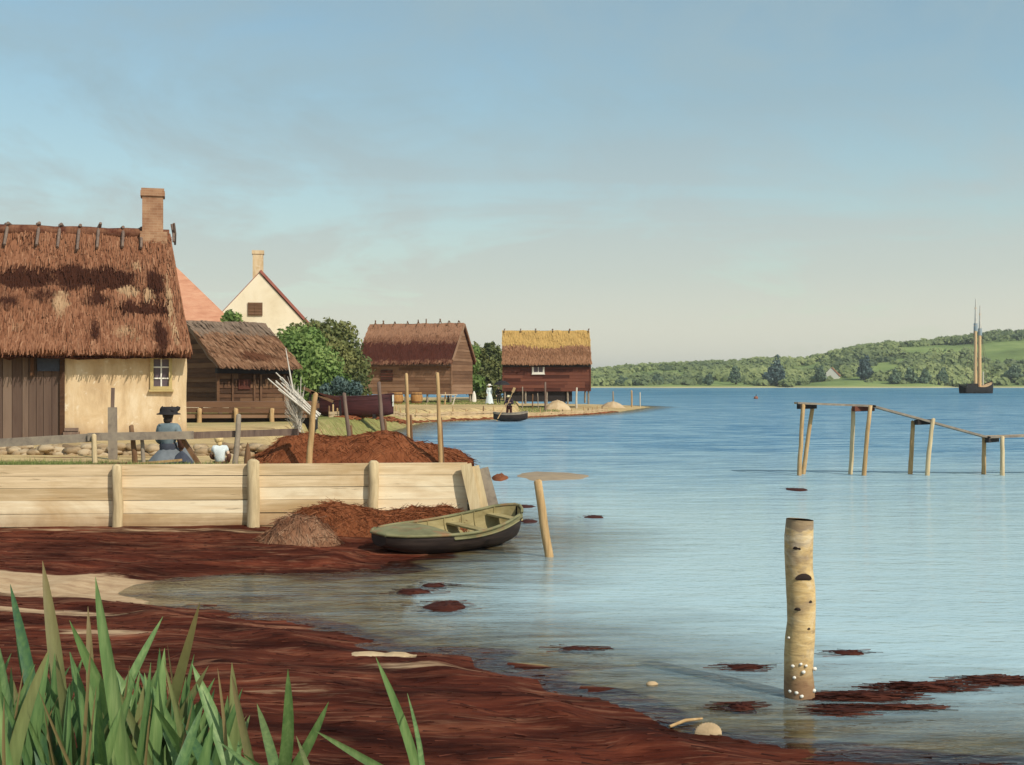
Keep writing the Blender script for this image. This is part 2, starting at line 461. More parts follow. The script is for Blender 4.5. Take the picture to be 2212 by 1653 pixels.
def crown_pts(blobs, n, shell=0.55):
    """points through the volume of several ellipsoids: (cx,cy,cz,rx,ry,rz)"""
    b = np.array(blobs, dtype=float)
    w = (b[:, 3] * b[:, 5]); w = w / w.sum()
    k = rng.choice(len(b), n, p=w)
    d = rng.normal(size=(n, 3)); d /= np.linalg.norm(d, axis=1, keepdims=True)
    rr = shell + (1 - shell) * rng.random(n) ** 0.6
    p = b[k, :3] + d * b[k, 3:] * rr[:, None] * (1 + 0.12 * rng.normal(size=(n, 1)))
    nr = d + rng.normal(size=(n, 3)) * 0.6
    tone_b = rng.random(len(b)) * 0.5 + 0.1
    t_ = tone_b[k] + rng.random(n) * 0.4 + 0.12 * np.sin(p[:, 0] * 2.3 + p[:, 2] * 3.1)
    return p, nr, np.clip(t_, 0, 1)


def tree(name, label, cat, blobs, n, leaf, mat, base, trunk_r, group=None):
    """crown of leaf-sized faces over a tapered trunk with limbs; blobs and base in world metres"""
    base = Vector(base)
    t_ = thing(name, label, cat, base, 0, group)
    b = [(x - base.x, y - base.y, z - base.z, rx, ry, rz) for x, y, z, rx, ry, rz in blobs]
    p, nr, tn = crown_pts(b, n)
    keep = p[:, 2] > 0.02
    p, nr, tn = p[keep], nr[keep], tn[keep]
    v, f, tv = quads(p, nr, leaf * (0.6 + 0.8 * rng.random(len(p))), 0.6, tn)
    mesh_obj('crown', v, f, mat, t_, {'tone': tv})
    mb = MB()
    top = max(b, key=lambda q: q[2])
    mid = Vector((sum(q[0] for q in b) / len(b), sum(q[1] for q in b) / len(b), sum(q[2] for q in b) / len(b)))
    mb.tube([(0, 0, -0.15), mid * 0.25, mid * 0.6, mid], [trunk_r * 1.3, trunk_r, trunk_r * .8, trunk_r * .5], 8)
    for q in b:
        mb.tube([mid * 0.5, (mid * 0.5).lerp(Vector(q[:3]), 0.5) + Vector((0, 0, .05)), q[:3]], [trunk_r * .55, trunk_r * .35, trunk_r * .12], 6)
    mb.build('trunk', M['bark'], t_)
    return t_


# ------------------------------------------------------------------ land outline (world metres, z = 0 waterline)
def g2(x, y, z=0.0):
    p = G(x, y, z); return (p.x, p.y)


near_edge = [g2(*q) for q in [(2420, 1668), (2150, 1650), (1900, 1633), (1700, 1614), (1560, 1588), (1420, 1552), (1300, 1505),
                              (1200, 1466), (1100, 1442), (1045, 1412), (930, 1402), (830, 1390), (740, 1364), (620, 1340), (440, 1312), (300, 1294)]]
chan = [g2(*q) for q in [(262, 1278), (300, 1262), (380, 1248), (500, 1243), (700, 1241), (850, 1232), (878, 1212), (930, 1196), (1010, 1180), (1075, 1160)]]
inner = [(-0.62, 21.25), (-1.1, 22.6), (-2.7, 25), (-5.2, 30), (-7.0, 38), (-7.35, 48), (-6.9, 60), (-6.3, 72)]
spit = [g2(*q) for q in [(905, 913), (985, 909), (1080, 905), (1180, 900), (1280, 895), (1340, 889), (1385, 882)]]
spit_tip = [(14.6, 131), (14.0, 137), (10.5, 142), (4, 146), (-8, 156), (-30, 190), (-140, 240)]
POLY = np.array([(-220, -12), (60, -12), (40, 3), (13, 7.0)] + near_edge + chan + inner + spit + spit_tip + [(-300, 240)])


def sdist(x, y):
    """signed distance to the land outline, positive on land"""
    sh = x.shape
    x = x.ravel(); y = y.ravel()
    d2 = np.full(x.shape, 1e18); ins = np.zeros(x.shape, bool)
    n = len(POLY)
    for i in range(n):
        ax, ay = POLY[i]; bx, by = POLY[(i + 1) % n]
        ex, ey = bx - ax, by - ay
        t_ = np.clip(((x - ax) * ex + (y - ay) * ey) / (ex * ex + ey * ey + 1e-12), 0, 1)
        d2 = np.minimum(d2, (x - ax - t_ * ex) ** 2 + (y - ay - t_ * ey) ** 2)
        c = (ay > y) != (by > y)
        with np.errstate(divide='ignore', invalid='ignore'):
            ins ^= c & (x < (bx - ax) * (y - ay) / (by - ay + 1e-15) + ax)
    return (np.sqrt(d2) * np.where(ins, 1, -1)).reshape(sh)


def sst(a, b, x):
    t_ = np.clip((x - a) / (b - a), 0, 1); return t_ * t_ * (3 - 2 * t_)


_L = np.array([(0.9, 0.43), (-0.5, 0.87), (0.2, -0.98), (0.77, 0.63), (-0.93, 0.36)])


def wob(x, y, f):
    """cheap smooth noise for the ground"""
    r_ = 0
    for i, (a, b) in enumerate(_L):
        r_ = r_ + np.sin((x * a + y * b) * f * (1 + .37 * i) + 1.7 * i + 1.3 * np.sin((x * b - y * a) * f * .6 + i)) / (1 + .3 * i)
    return r_ / 3.3


def wall_y(x): return 21.12 + 0.058 * (x + 0.72)


def land_z(x, y):
    sd0 = sdist(x, y)
    amp = np.clip(y / 60, 0.09, 1) * 0.5
    sd = sd0 + wob(x, y, 2.2 / (0.4 + amp * 2)) * amp * 0.22
    beach = 0.006 + 0.045 * np.clip(sd, 0, 4) + wob(x, y, 3.1) * 0.018 * sst(0, .6, sd) + wob(x, y, 9.0) * 0.008 * sst(0, .3, sd)
    beach = beach + .055 * np.exp(-((sd - .75 - .3 * wob(x, y, 1.1)) / .28) ** 2) * (1 + .8 * wob(x, y, 2.7)) * (y < 18.5) + .035 * np.exp(-((sd - 1.7 - .4 * wob(x, y, .9)) / .35) ** 2) * (1 + .8 * wob(x, y, 3.3)) * (y < 18.5)
    fing = wob(x * .45 + 3, y * 2.3, 2.4)
    beach = beach - (0.012 + .030 * np.clip(fing, -.2, 1)) * sst(.75, 0.05, sd) * (y < 18.5)
    beach = beach + 0.95 * sst(7.2, 4.3, y + 0.12 * (x + 2)) * sst(3.5, -0.5, x)
    beh = sst(0.10, 0.34, y - wall_y(x)) * (x < 0.3)
    hl = 1.08 - 0.30 * sst(40, 75, y) + wob(x, y, 0.7) * 0.03
    w = 0.7 + 1.0 * sst(40, 80, y)
    bank = 0.02 + hl * sst(0.0, 1, np.clip(sd, 0, None) / w)
    z = np.where(y > 20.0, beach * (1 - beh) + bank * beh, beach)
    deep = -0.006 - 0.030 * np.clip(-sd, 0, 8) - 0.10 * np.clip(-sd - 5, 0, 22)
    chn = ((x > -6.5) & (x < -1.2) & (y < 17.0) & (y > 12))
    deep = np.where(chn, np.maximum(deep, -0.020), deep)
    deep = np.where((y < 18.5) & (sd > -.9), deep + .035 * np.clip(wob(x * .45 + 3, y * 2.3, 2.4) - .30, 0, 1) * sst(-.9, -.1, sd), deep)
    return np.where(sd > 0, z, deep), sd


na = 330
ang = np.linspace(-1.0, 1.0, na)
ang = 0.55 * ang + 0.45 * ang ** 3
rows = np.concatenate([np.arange(-6, 6, 0.4), np.arange(6, 30, 0.11), np.arange(30, 150, 0.7), np.geomspace(150, 9000, 50)])
AA, YY = np.meshgrid(ang, rows)
XX = AA * (YY + 9.0) * 1.05
ZZ, SD = land_z(XX, YY)
nr_, nc_ = XX.shape
idx = np.arange(nr_ * nc_).reshape(nr_, nc_)
gf = np.stack([idx[:-1, :-1], idx[:-1, 1:], idx[1:, 1:], idx[1:, :-1]], -1).reshape(-1, 4)
gv = np.stack([XX, YY, ZZ], -1).reshape(-1, 3)
beach_zone = ((YY < wall_y(XX) + 0.1) | (XX > 0.3)) & (YY < 40)


def gauss(cx, cy, rx, ry): return np.exp(-(((XX - cx) / rx) ** 2 + ((YY - cy) / ry) ** 2))


weed = np.where(beach_zone, 1.0, 0.0)
weed = weed - 2.3 * gauss(-6.3, 15.6, 1.9, .75) - 1.7 * gauss(-4.2, 14.75, 1.6, 0.25) - 1.2 * gauss(-2.7, 14.2, 0.9, 0.16) - 1.2 * gauss(-5.6, 13.6, 1.3, .25) - 1.0 * gauss(-4.3, 12.3, .9, .2)
weed = weed - 0.55 * gauss(-1.3, 11.9, 0.7, 0.35) - 0.6 * gauss(-2.0, 10.0, 0.9, 0.22) - 0.7 * gauss(-0.9, 11.0, 0.8, 0.14) - .5 * gauss(-3.4, 11.5, .8, .3) - .5 * gauss(-.2, 9.6, .7, .1) - .55 * gauss(-3.6, 18.2, 2.6, .16) - .5 * gauss(-6, 19.0, 2, .2) - 0.45 * gauss(-3.0, 9.2, 0.6, 0.5)
weed = weed - 0.75 * gauss(-6.5, 20.3, 5.0, 0.45) * (YY < wall_y(XX)) - 0.6 * gauss(1.6, 9.4, 0.6, 0.3) - 0.7 * gauss(3.3, 8.2, 0.5, 0.16)
weed = weed - 1.0 * sst(7.0, 5.2, YY)
grassm = (gauss(-8.6, 21.9, 2.2, 0.6) * 0.9 + gauss(-9, 58, 6, 22) * 0.4 + gauss(-4, 124, 14, 10) * 0.5 + gauss(-30, 75, 22, 30) * 0.9 + sst(6.5, 4.6, YY) * 0.8)
sandm = sst(0.0, 1.0, (YY - 21) / 2) * (YY < 200)
mud = sst(0.02, -0.55, SD + 0.34 * wob(XX * .6, YY * 2.4, 2.0)) * (YY < 200)
ground = mesh_obj('ground', gv, gf, None, None, {'weed': weed.ravel(), 'grass': grassm.ravel(), 'sand': sandm.ravel(), 'mud': mud.ravel()}, True)
tag(ground, None, None, kind='structure')

t = NT('shore_ground')
co = t.coord()
n1 = t.noise(t.vmath('MULTIPLY', co, (0.7, 2.2, 1)), 1.6, 7, 0.65, 0.6)
n2 = t.noise(co, 6.0, 5, 0.65, 0.3)
n3 = t.noise(t.vmath('MULTIPLY', co, (0.35, 1.6, 1)), 1.1, 5, 0.6, 0.8)
sandc = t.ramp(t.math('ADD', t.math('MULTIPLY', n1, .6), t.math('MULTIPLY', n2, .4)), [(0.3, (0.30, 0.18, 0.105)), (0.5, (0.47, 0.32, 0.19)), (0.7, (0.58, 0.43, 0.28))])
inland = t.ramp(t.math('ADD', t.math('MULTIPLY', n1, .6), t.math('MULTIPLY', n2, .4)), [(0.3, (0.33, 0.22, 0.12)), (0.5, (0.54, 0.39, 0.19)), (0.7, (0.60, 0.47, 0.27))])
weedc = t.ramp(n1, [(0.28, (0.022, 0.006, 0.0035)), (0.45, (0.058, 0.013, 0.007)), (0.6, (0.105, 0.027, 0.014)), (0.75, (0.19, 0.065, 0.033))])
grassc = t.ramp(n2, [(0.3, (0.10, 0.12, 0.035)), (0.5, (0.22, 0.23, 0.07)), (0.7, (0.38, 0.34, 0.14))])
mudc = t.ramp(n1, [(0.3, (0.13, 0.08, 0.04)), (0.5, (0.26, 0.18, 0.09)), (0.7, (0.36, 0.27, 0.14))])


def msk(a, nz, k=0.9, lo=0.35, hi=0.6):
    return t.ramp(t.math('ADD', t.attr(a), t.math('MULTIPLY', t.math('SUBTRACT', nz, 0.5), k)), [(lo, 0.0), (hi, 1.0)])


c = t.mix(t.attr('sand'), sandc, inland)
c = t.mix(msk('grass', n2, 1.2), c, grassc)
n4 = t.noise(t.vmath('MULTIPLY', co, (0.5, 3.0, 1)), 1.7, 6, .68, .9)
wm = msk('weed', t.math('ADD', t.math('MULTIPLY', n3, .45), t.math('MULTIPLY', n4, .55)), 3.2, .05, .42)
weedc = t.mix(t.ramp(t.noise(t.vmath('MULTIPLY', co, (0.4, 2.6, 1)), 2.3, 6, .7, 1.2), [(.53, 0.), (.68, .85)]), weedc, (0.21, 0.095, 0.055))
weedc = t.mix(1.0, weedc, t.ramp(t.noise(t.vmath('MULTIPLY', co, (.5, 1.1, 1)), .9, 5, .65, .8), [(.35, (.45, .42, .42)), (.5, (1., 1., 1.)), (.66, (1.55, 1.5, 1.45))]), 'MULTIPLY')
c = t.mix(wm, c, weedc)
c = t.mix(msk('mud', n3, .8), c, t.mix(t.ramp(n3, [(0.56, 0.0), (0.66, 0.9)]), mudc, (0.10, 0.035, 0.02)))
nb = t.bump(t.math('ADD', n4, t.math('MULTIPLY', n2, .4)), 0.03, 0.8)
nf = t.bump(t.noise(t.vmath('MULTIPLY', co, (.5, 1.4, 1)), 24, 5, .7), 0.010, 0.7, nb)
rough = t.math('SUBTRACT', 0.95, t.math('MULTIPLY', wm, 0.1))
ground.data.materials.append(t.out(t.bsdf(c, rough, nf, 0.04)))

# ------------------------------------------------------------------ water
wv = gv.copy(); wv[:, 2] = 0.0
keep = (np.stack([ZZ.ravel()[gf[:, k]] for k in range(4)], 1).min(1) < 0.25) & (np.stack([YY.ravel()[gf[:, k]] for k in range(4)], 1).min(1) > 2)
wf = gf[keep]
used = np.unique(wf)
remap = -np.ones(len(wv), int); remap[used] = np.arange(len(used))
depth = np.clip(-ZZ, 0, 5).ravel()[used]
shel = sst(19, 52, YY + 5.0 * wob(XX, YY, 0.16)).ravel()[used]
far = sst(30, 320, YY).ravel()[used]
foam = (np.exp(-((SD + 0.5) / 1.1) ** 2) * (YY > 60) * (YY < 135) * (XX > -7) * (XX < 17)).ravel()[used]
water = mesh_obj('water', wv[used], remap[wf], None, None, {'depth': depth, 'breeze': shel, 'far': far, 'foam': foam}, True)
tag(water, None, None, kind='structure')
t = NT('fjord_water')
co = t.coord()
dep, brz, fr = t.attr('depth'), t.attr('breeze'), t.attr('far')
big = t.noise(t.vmath('MULTIPLY', co, (0.03, 0.11, 1)), 1.0, 5, 0.6, 0.6)
streak = t.noise(t.vmath('MULTIPLY', co, (0.18, 0.9, 1)), 1.0, 6, 0.65, 0.5)
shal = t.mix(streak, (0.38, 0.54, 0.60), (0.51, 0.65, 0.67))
mid = t.mix(t.ramp(t.math('ADD', t.math('MULTIPLY', streak, .6), t.math('MULTIPLY', t.noise(t.vmath('MULTIPLY', co, (0.7, 3.2, 1)), 1.0, 4, .6, .4), .4)), [(0.40, 0.0), (0.60, 1.0)]), (0.045, 0.175, 0.33), (0.33, 0.51, 0.61))  # dark and bright sides of the ripples painted into the body colour
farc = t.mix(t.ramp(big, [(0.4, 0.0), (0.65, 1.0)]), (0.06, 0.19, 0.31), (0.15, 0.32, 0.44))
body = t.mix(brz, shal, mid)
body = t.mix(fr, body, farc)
fm = t.math('MULTIPLY', t.attr('foam'), t.ramp(t.noise(t.vmath('MULTIPLY', co, (0.8, 2.0, 1)), 1.5, 5, .7), [(0.42, 0.0), (0.6, 1.0)]))
body = t.mix(fm, body, (0.62, 0.64, 0.60))
df = t.n('ShaderNodeBsdfDiffuse'); t.put(df.inputs[0], body)
tp = t.n('ShaderNodeBsdfTransparent'); tp.inputs[0].default_value = (0.80, 0.84, 0.80, 1)
m1 = t.n('ShaderNodeMixShader')
dd = t.math('ADD', dep, t.math('MULTIPLY', t.math('SUBTRACT', t.noise(t.vmath('MULTIPLY', co, (0.5, 2.4, 1)), 1.3, 5, .65, .5), 0.5), 0.09))
t.put(m1.inputs[0], t.ramp(dd, [(0.015, 0.0), (0.11, 0.90)]))
t.t.links.new(tp.outputs[0], m1.inputs[1]); t.t.links.new(df.outputs[0], m1.inputs[2])
gl = t.n('ShaderNodeBsdfGlossy'); gl.inputs['Roughness'].default_value = 0.04; gl.inputs[0].default_value = (0.92, 0.95, 0.96, 1)
w1 = t.noise(t.vmath('MULTIPLY', co, (0.55, 1.5, 1)), 1.5, 3, 0.5, 0.3)
w2 = t.noise(t.vmath('MULTIPLY', co, (0.8, 1.7, 1)), 6.0, 3, 0.55, 0.3)
h = t.math('ADD', t.math('MULTIPLY', w1, t.math('ADD', 0.10, t.math('MULTIPLY', brz, 0.9))), t.math('MULTIPLY', w2, t.math('ADD', 0.05, t.math('MULTIPLY', brz, 0.12))))
nm = t.bump(h, 0.30, 1.0)
t.t.links.new(nm, df.inputs['Normal'])
t.t.links.new(nm, gl.inputs['Normal'])
fre = t.n('ShaderNodeFresnel'); fre.inputs[0].default_value = 1.36; t.t.links.new(nm, fre.inputs[1])
m2 = t.n('ShaderNodeMixShader')
t.put(m2.inputs[0], t.math('MULTIPLY', fre.outputs[0], t.math('SUBTRACT', 0.66, t.math('MULTIPLY', brz, 0.28))))
t.t.links.new(m1.outputs[0], m2.inputs[1]); t.t.links.new(gl.outputs[0], m2.inputs[2])
water.data.materials.append(t.out(m2.outputs[0]))

# ------------------------------------------------------------------ sky, sun, camera
SUN_AZ, SUN_EL = R(138), R(42)
wd = bpy.data.worlds.new('World'); scene.world = wd
wd.use_nodes = True
wt = wd.node_tree; wt.nodes.clear()
W = NT.__new__(NT); W.t = wt
sky = W.n('ShaderNodeTexSky', sky_type='NISHITA')
sky.sun_disc = False; sky.sun_elevation = SUN_EL; sky.sun_rotation = SUN_AZ
sky.air_density = 1.0; sky.dust_density = 1.2; sky.ozone_density = 1.5
dirv = W.coord('Generated')
sx = W.n('ShaderNodeSeparateXYZ'); W.put(sx.inputs[0], dirv)
el = sx.outputs[2]
pj = W.n('ShaderNodeCombineXYZ')
den = W.math('ADD', W.math('MAXIMUM', el, 0.0), 0.10)
W.put(pj.inputs[0], W.math('DIVIDE', sx.outputs[0], den)); W.put(pj.inputs[1], W.math('DIVIDE', sx.outputs[1], den))
c1 = W.noise(pj.outputs[0], 0.62, 8, 0.62, 0.9)
c2 = W.noise(W.vmath('MULTIPLY', dirv, (2.4, 2.4, 5)), 2.0, 7, 0.62, 0.9)
cl = W.math('ADD', W.math('MULTIPLY', c1, 0.55), W.math('MULTIPLY', c2, 0.45))
veil = W.ramp(el, [(0.0, 0.92), (0.07, 0.70), (0.15, 0.36), (0.24, 0.12), (0.40, 0.04)])
cov = W.math('ADD', W.ramp(cl, [(0.43, 0.0), (0.60, 0.85)]), veil, clamp=True)
cov = W.math('MINIMUM', cov, 0.93)
ccol = W.ramp(el, [(0.0, (5.9, 5.65, 4.6)), (0.045, (5.3, 5.25, 4.4)), (0.085, (4.3, 4.65, 4.2)), (0.15, (3.3, 4.05, 4.15)), (0.22, (2.45, 3.5, 4.0)), (0.34, (2.4, 3.3, 3.75))])
skyt = W.mix(1.0, sky.outputs[0], (1.06, 1.12, 0.93), 'MULTIPLY')
skyc = W.mix(cov, skyt, ccol)
bg = W.n('ShaderNodeBackground'); bg.inputs['Strength'].default_value = 0.13
W.put(bg.inputs['Color'], skyc)
wo = W.n('ShaderNodeOutputWorld'); wt.links.new(bg.outputs[0], wo.inputs['Surface'])

sl = bpy.data.lights.new('sun', 'SUN'); sl.energy = 3.6; sl.angle = R(0.5); sl.color = (1.0, 0.93, 0.80)
so = bpy.data.objects.new('sun', sl); COL.objects.link(so)
sd_ = Vector((math.sin(SUN_AZ) * math.cos(SUN_EL), math.cos(SUN_AZ) * math.cos(SUN_EL), math.sin(SUN_EL)))
so.rotation_euler = sd_.to_track_quat('Z', 'Y').to_euler(); so.location = sd_ * 60

cam = bpy.data.cameras.new('camera'); cam.lens = 36 * F / 2212; cam.clip_end = 20000; cam.clip_start = 0.05
camo = bpy.data.objects.new('camera', cam); COL.objects.link(camo)
camo.location = (0, 0, EYE); camo.rotation_euler = (R(90), 0, 0)
scene.camera = camo
scene.view_settings.view_transform = 'Standard'
scene.view_settings.look = 'None'
scene.view_settings.exposure = 0.12; scene.view_settings.gamma = 1


# ------------------------------------------------------------------ thatched roofs and boarded walls
def thatch(parent, name, mat, x0, x1, xr0, xr1, ye, ze, yr, zr, th=0.28, nstraw=2500, patch=None, patch2=None, sl=0.4, sw=0.03, curve=0.0, amp=0.05, back_in=0.0):
    """front slope from eave (y=ye, z=ze) up to the ridge (yr, zr); back slope mirrored; thick eaves; straw lying down the slope"""
    nu, nv = 44, 18
    V, Fc, pa, pb, tn = [], [], [], [], []
    patch = patch or (lambda u, v: 0.0); patch2 = patch2 or (lambda u, v: 0.0)
    nrm = Vector((0, -(zr - ze), (yr - ye))).normalized()

    def pt(u, v, side=1):
        xa = x0 + (xr0 - x0) * v; xb = x1 + (xr1 - x1) * v
        x = xa + (xb - xa) * u
        y = ye + (yr - ye) * v
        z = ze + (zr - ze) * v - curve * math.sin(math.pi * v)
        k = mnoise.noise(Vector((x * 1.1, v * 4, 3.3))) * amp + mnoise.noise(Vector((x * 3.1, v * 9, 8.3))) * amp * .5
        if v < 0.02: k += mnoise.noise(Vector((x * 2.5, 1, 1))) * amp * 0.6
        p = Vector((x, y, z)) + nrm * k
        if side < 0: p.y = 2 * yr - p.y; p.x -= back_in * u * min(1, (1 - v) * 4)
        return p
    for side in (1, -1):
        o = len(V)
        for j in range(nv + 1):
            for i in range(nu + 1):
                u, v = i / nu, j / nv
                V.append(pt(u, v, side)); pa.append(patch(u, v)); pb.append(patch2(u, v)); tn.append(0.5)
        for j in range(nv):
            for i in range(nu):
                q = (o + j * (nu + 1) + i, o + j * (nu + 1) + i + 1, o + (j + 1) * (nu + 1) + i + 1, o + (j + 1) * (nu + 1) + i)
                Fc.append(q if side > 0 else q[::-1])
        # underside and eave / verge edges
        o2 = len(V)
        for j in range(nv + 1):
            for i in (0, nu):
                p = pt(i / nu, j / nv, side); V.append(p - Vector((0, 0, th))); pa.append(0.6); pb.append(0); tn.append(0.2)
        for j in range(nv):
            Fc.append((o2 + 2 * j, o2 + 2 * j + 1, o2 + 2 * j + 3, o2 + 2 * j + 2))
            for e, i in ((0, 0), (1, nu)):
                Fc.append((o + j * (nu + 1) + i, o + (j + 1) * (nu + 1) + i, o2 + 2 * (j + 1) + e, o2 + 2 * j + e))
        o3 = len(V)
        for i in range(nu + 1):
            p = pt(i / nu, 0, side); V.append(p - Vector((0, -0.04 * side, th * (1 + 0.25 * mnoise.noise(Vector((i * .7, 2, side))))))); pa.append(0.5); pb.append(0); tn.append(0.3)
        for i in range(nu):
            Fc.append((o + i, o + i + 1, o3 + i + 1, o3 + i))
    for k in range(nstraw):
        u, v = rnd.random(), rnd.random() ** 1.15
        if rnd.random() < 0.10: v = rnd.uniform(-0.0, 0.05)
        p = pt(u, max(v, 0)) + nrm * rnd.uniform(0.0, 0.045)
        d = Vector((rnd.uniform(-.22, .22), ye - yr, ze - zr)); d = Vector((d.x * abs(zr - ze), d.y, d.z)).normalized()
        d = (d + nrm * rnd.uniform(-0.02, 0.10)).normalized()
        L = sl * rnd.uniform(.5, 1.3); s_ = Vector((1, 0, 0)) * sw * rnd.uniform(.5, 1.4)
        o = len(V)
        V += [p - s_, p + s_, p + d * L + s_ * .4 - nrm * .0, p + d * L - s_ * .4]
        a, b, c_ = patch(u, v), patch2(u, v), min(1, max(0, rnd.gauss(0.5, 0.19)))
        pa += [a] * 4; pb += [b] * 4; tn += [c_] * 4
        Fc.append((o, o + 3, o + 2, o + 1))
    return mesh_obj(name, np.array([tuple(v) for v in V]), Fc, mat, parent, {'patch': pa, 'patch2': pb, 'tone': tn}, False)


def clap(mb, a, b, z0, z1, h, nrm, top=None, t_=0.035, ln=None):
    """weatherboards along a->b (xy), each lapping the one below; top(s) gives the height of the wall above a->b parameter s"""
    a, b = Vector((*a, 0)), Vector((*b, 0)); nrm = Vector((*nrm, 0))
    L = (b - a).length; d = (b - a) / L
    z = z0
    while z < z1 - 1e-3:
        zt = min(z + h * rnd.uniform(.9, 1.1), z1)
        s0, s1 = 0.0, L
        if top is not None:
            n = 60
            ok = [i / n * L for i in range(n + 1) if top(i / n) > z + h * .5]
            if not ok: break
            s0, s1 = ok[0], ok[-1]
        cuts = [s0]
        if ln:
            s_ = s0 + rnd.uniform(.4, 1) * ln
            while s_ < s1 - .3: cuts.append(s_); s_ += ln * rnd.uniform(.7, 1.3)
        cuts.append(s1)
        for q0, q1 in zip(cuts[:-1], cuts[1:]):
            jx = rnd.uniform(-.006, .006)
            p0, p1 = a + d * (q0 + .004), a + d * (q1 - .004)
            vs = [p0 + nrm * (t_ + jx) + Vector((0, 0, z - .02)), p1 + nrm * (t_ + jx) + Vector((0, 0, z - .02 + rnd.uniform(-.012, .012))),
                  p1 + nrm * .008 + Vector((0, 0, zt)), p0 + nrm * .008 + Vector((0, 0, zt)),
                  p0 + Vector((0, 0, z - .02)), p1 + Vector((0, 0, z - .02)), p1 + Vector((0, 0, zt)), p0 + Vector((0, 0, zt))]
            mb.add(vs, [(0, 1, 2, 3), (4, 5, 1, 0), (3, 2, 6, 7), (0, 3, 7, 4), (1, 5, 6, 2)], rnd.random())
        z = zt


def window(parent, x0, x1, z0, z1, y, fw, frame_mat, nx=2, nz=3, pane_mat=None, name='window', sill=True):
    """casement in a wall whose outside is at y; faces -y"""
    mb = MB(); yo = y - 0.06
    for xx in (x0 + fw / 2, x1 - fw / 2): mb.box((xx, yo + .05, (z0 + z1) / 2), (fw, .16, z1 - z0))
    for zz in (z0 + fw / 2, z1 - fw / 2): mb.box(((x0 + x1) / 2, yo + .05, zz), (x1 - x0 - 2 * fw - .002, .16, fw))
    w_ = mb.build(name, frame_mat, parent)
    pn = MB(); pn.box(((x0 + x1) / 2, y - .012, (z0 + z1) / 2), (x1 - x0 - fw * 1.6, .02, z1 - z0 - fw * 1.6)); pn.build('pane', pane_mat or M['glass'], w_)
    gb = MB()
    for i in range(1, nx): xx = x0 + (x1 - x0) * i / nx; gb.box((xx, y - .034, (z0 + z1) / 2), (fw * .42, .03, z1 - z0 - 2 * fw))
    for i in range(1, nz): zz = z0 + (z1 - z0) * i / nz; gb.box(((x0 + x1) / 2, y - .042, zz), (x1 - x0 - 2 * fw, .03, fw * .42))
    gb.build('glazing_bar', M['white_paint'], w_)
    if sill:
        sb = MB(); sb.box(((x0 + x1) / 2, y - .06, z0 - .03), (x1 - x0 + .08, .14, .055)); sb.build('sill', frame_mat, w_)
    return w_


# ------------------------------------------------------------------ the thatched cottage
C0 = Vector((-8.9, 33.8, 1.05)); CA = R(15.5)
cot = thing('thatched_cottage', 'old brown thatched cottage with an ochre plaster wall and a brick chimney', 'cottage', C0, CA)
mb = MB()
mb.box((-1.6, 3.6, 1.24), (3.2, 7.2, 2.74), tone=.5)
wl = mb.build('wall', M['plaster'], cot)
bm = bmesh.new(); bm.from_mesh(wl.data)
bmesh.ops.subdivide_edges(bm, edges=bm.edges[:], cuts=14, use_grid_fill=True)
for v in bm.verts:
    v.co.y += mnoise.noise(v.co * 0.9) * 0.03 + mnoise.noise(v.co * 3) * .012; v.co.x += mnoise.noise(v.co * 1.3 + Vector((5, 0, 0))) * 0.03
bm.to_mesh(wl.data); bm.free()
mb = MB()
mb.box((-6.9, 3.7, 1.3), (7.38, 7.0, 2.9), tone=.3)
x = -10.5
while x < -3.2:
    w_ = rnd.uniform(.16, .26)
    w_ = min(w_, -3.2 - x)
    mb.box((x + w_ / 2, 0.12 + rnd.uniform(-.012, .012), 1.27 + rnd.uniform(-.03, .01)), (w_ - .012, .15, 2.62), tone=rnd.random()); x += w_
bw = mb.build('boarded_wall', M['brown_boards'], cot)
mb = MB()
mb.box((-5.0, 0.0, 2.52), (3.5, .10, .16)); mb.box((-3.2, -.035, 1.35), (.12, .08, 2.7)); mb.box((-3.95, -.02, 1.98), (.09, .1, .5))
mb.build('post_and_beam', M['clap_dark'], cot)
mb = MB(); mb.box((-3.55, .02, 2.02), (.56, .06, .34)); mb.build('hatch', M['slate_cloth'], cot)
window(cot, -.95, -.38, 1.36, 2.27, 0.0, .085, M['yellow_frame'], 2, 3)
mb = MB(); mb.box((-.66, -.05, 2.36), (.72, .12, .12)); mb.build('lintel', plain('faded_blue_paint', (0.12, 0.22, 0.27), .8, .3), cot)
gp = MB()
gp.add([(-.10, .3, 2.75), (-.45, 6.9, 2.75), (-.75, 3.6, 5.6), (-.3, .3, 2.75), (-.6, 6.9, 2.75), (-.9, 3.6, 5.6)], [(0, 1, 2), (3, 5, 4)], .3)
gp.build('gable', M['clap_dark'], cot)


def blobs2(lst):
    def f_(u, v):
        return max([k * math.exp(-(((u - a) / ra) ** 2 + ((v - b) / rb) ** 2)) for a, b, ra, rb, k in lst] + [0])
    return f_


# u along the roof (1 = right verge), v up the slope; the picture shows u from about 0.55 to 1
US = 10.3


def uu(xl): return (xl + 10.5) / (10.5 + .15)


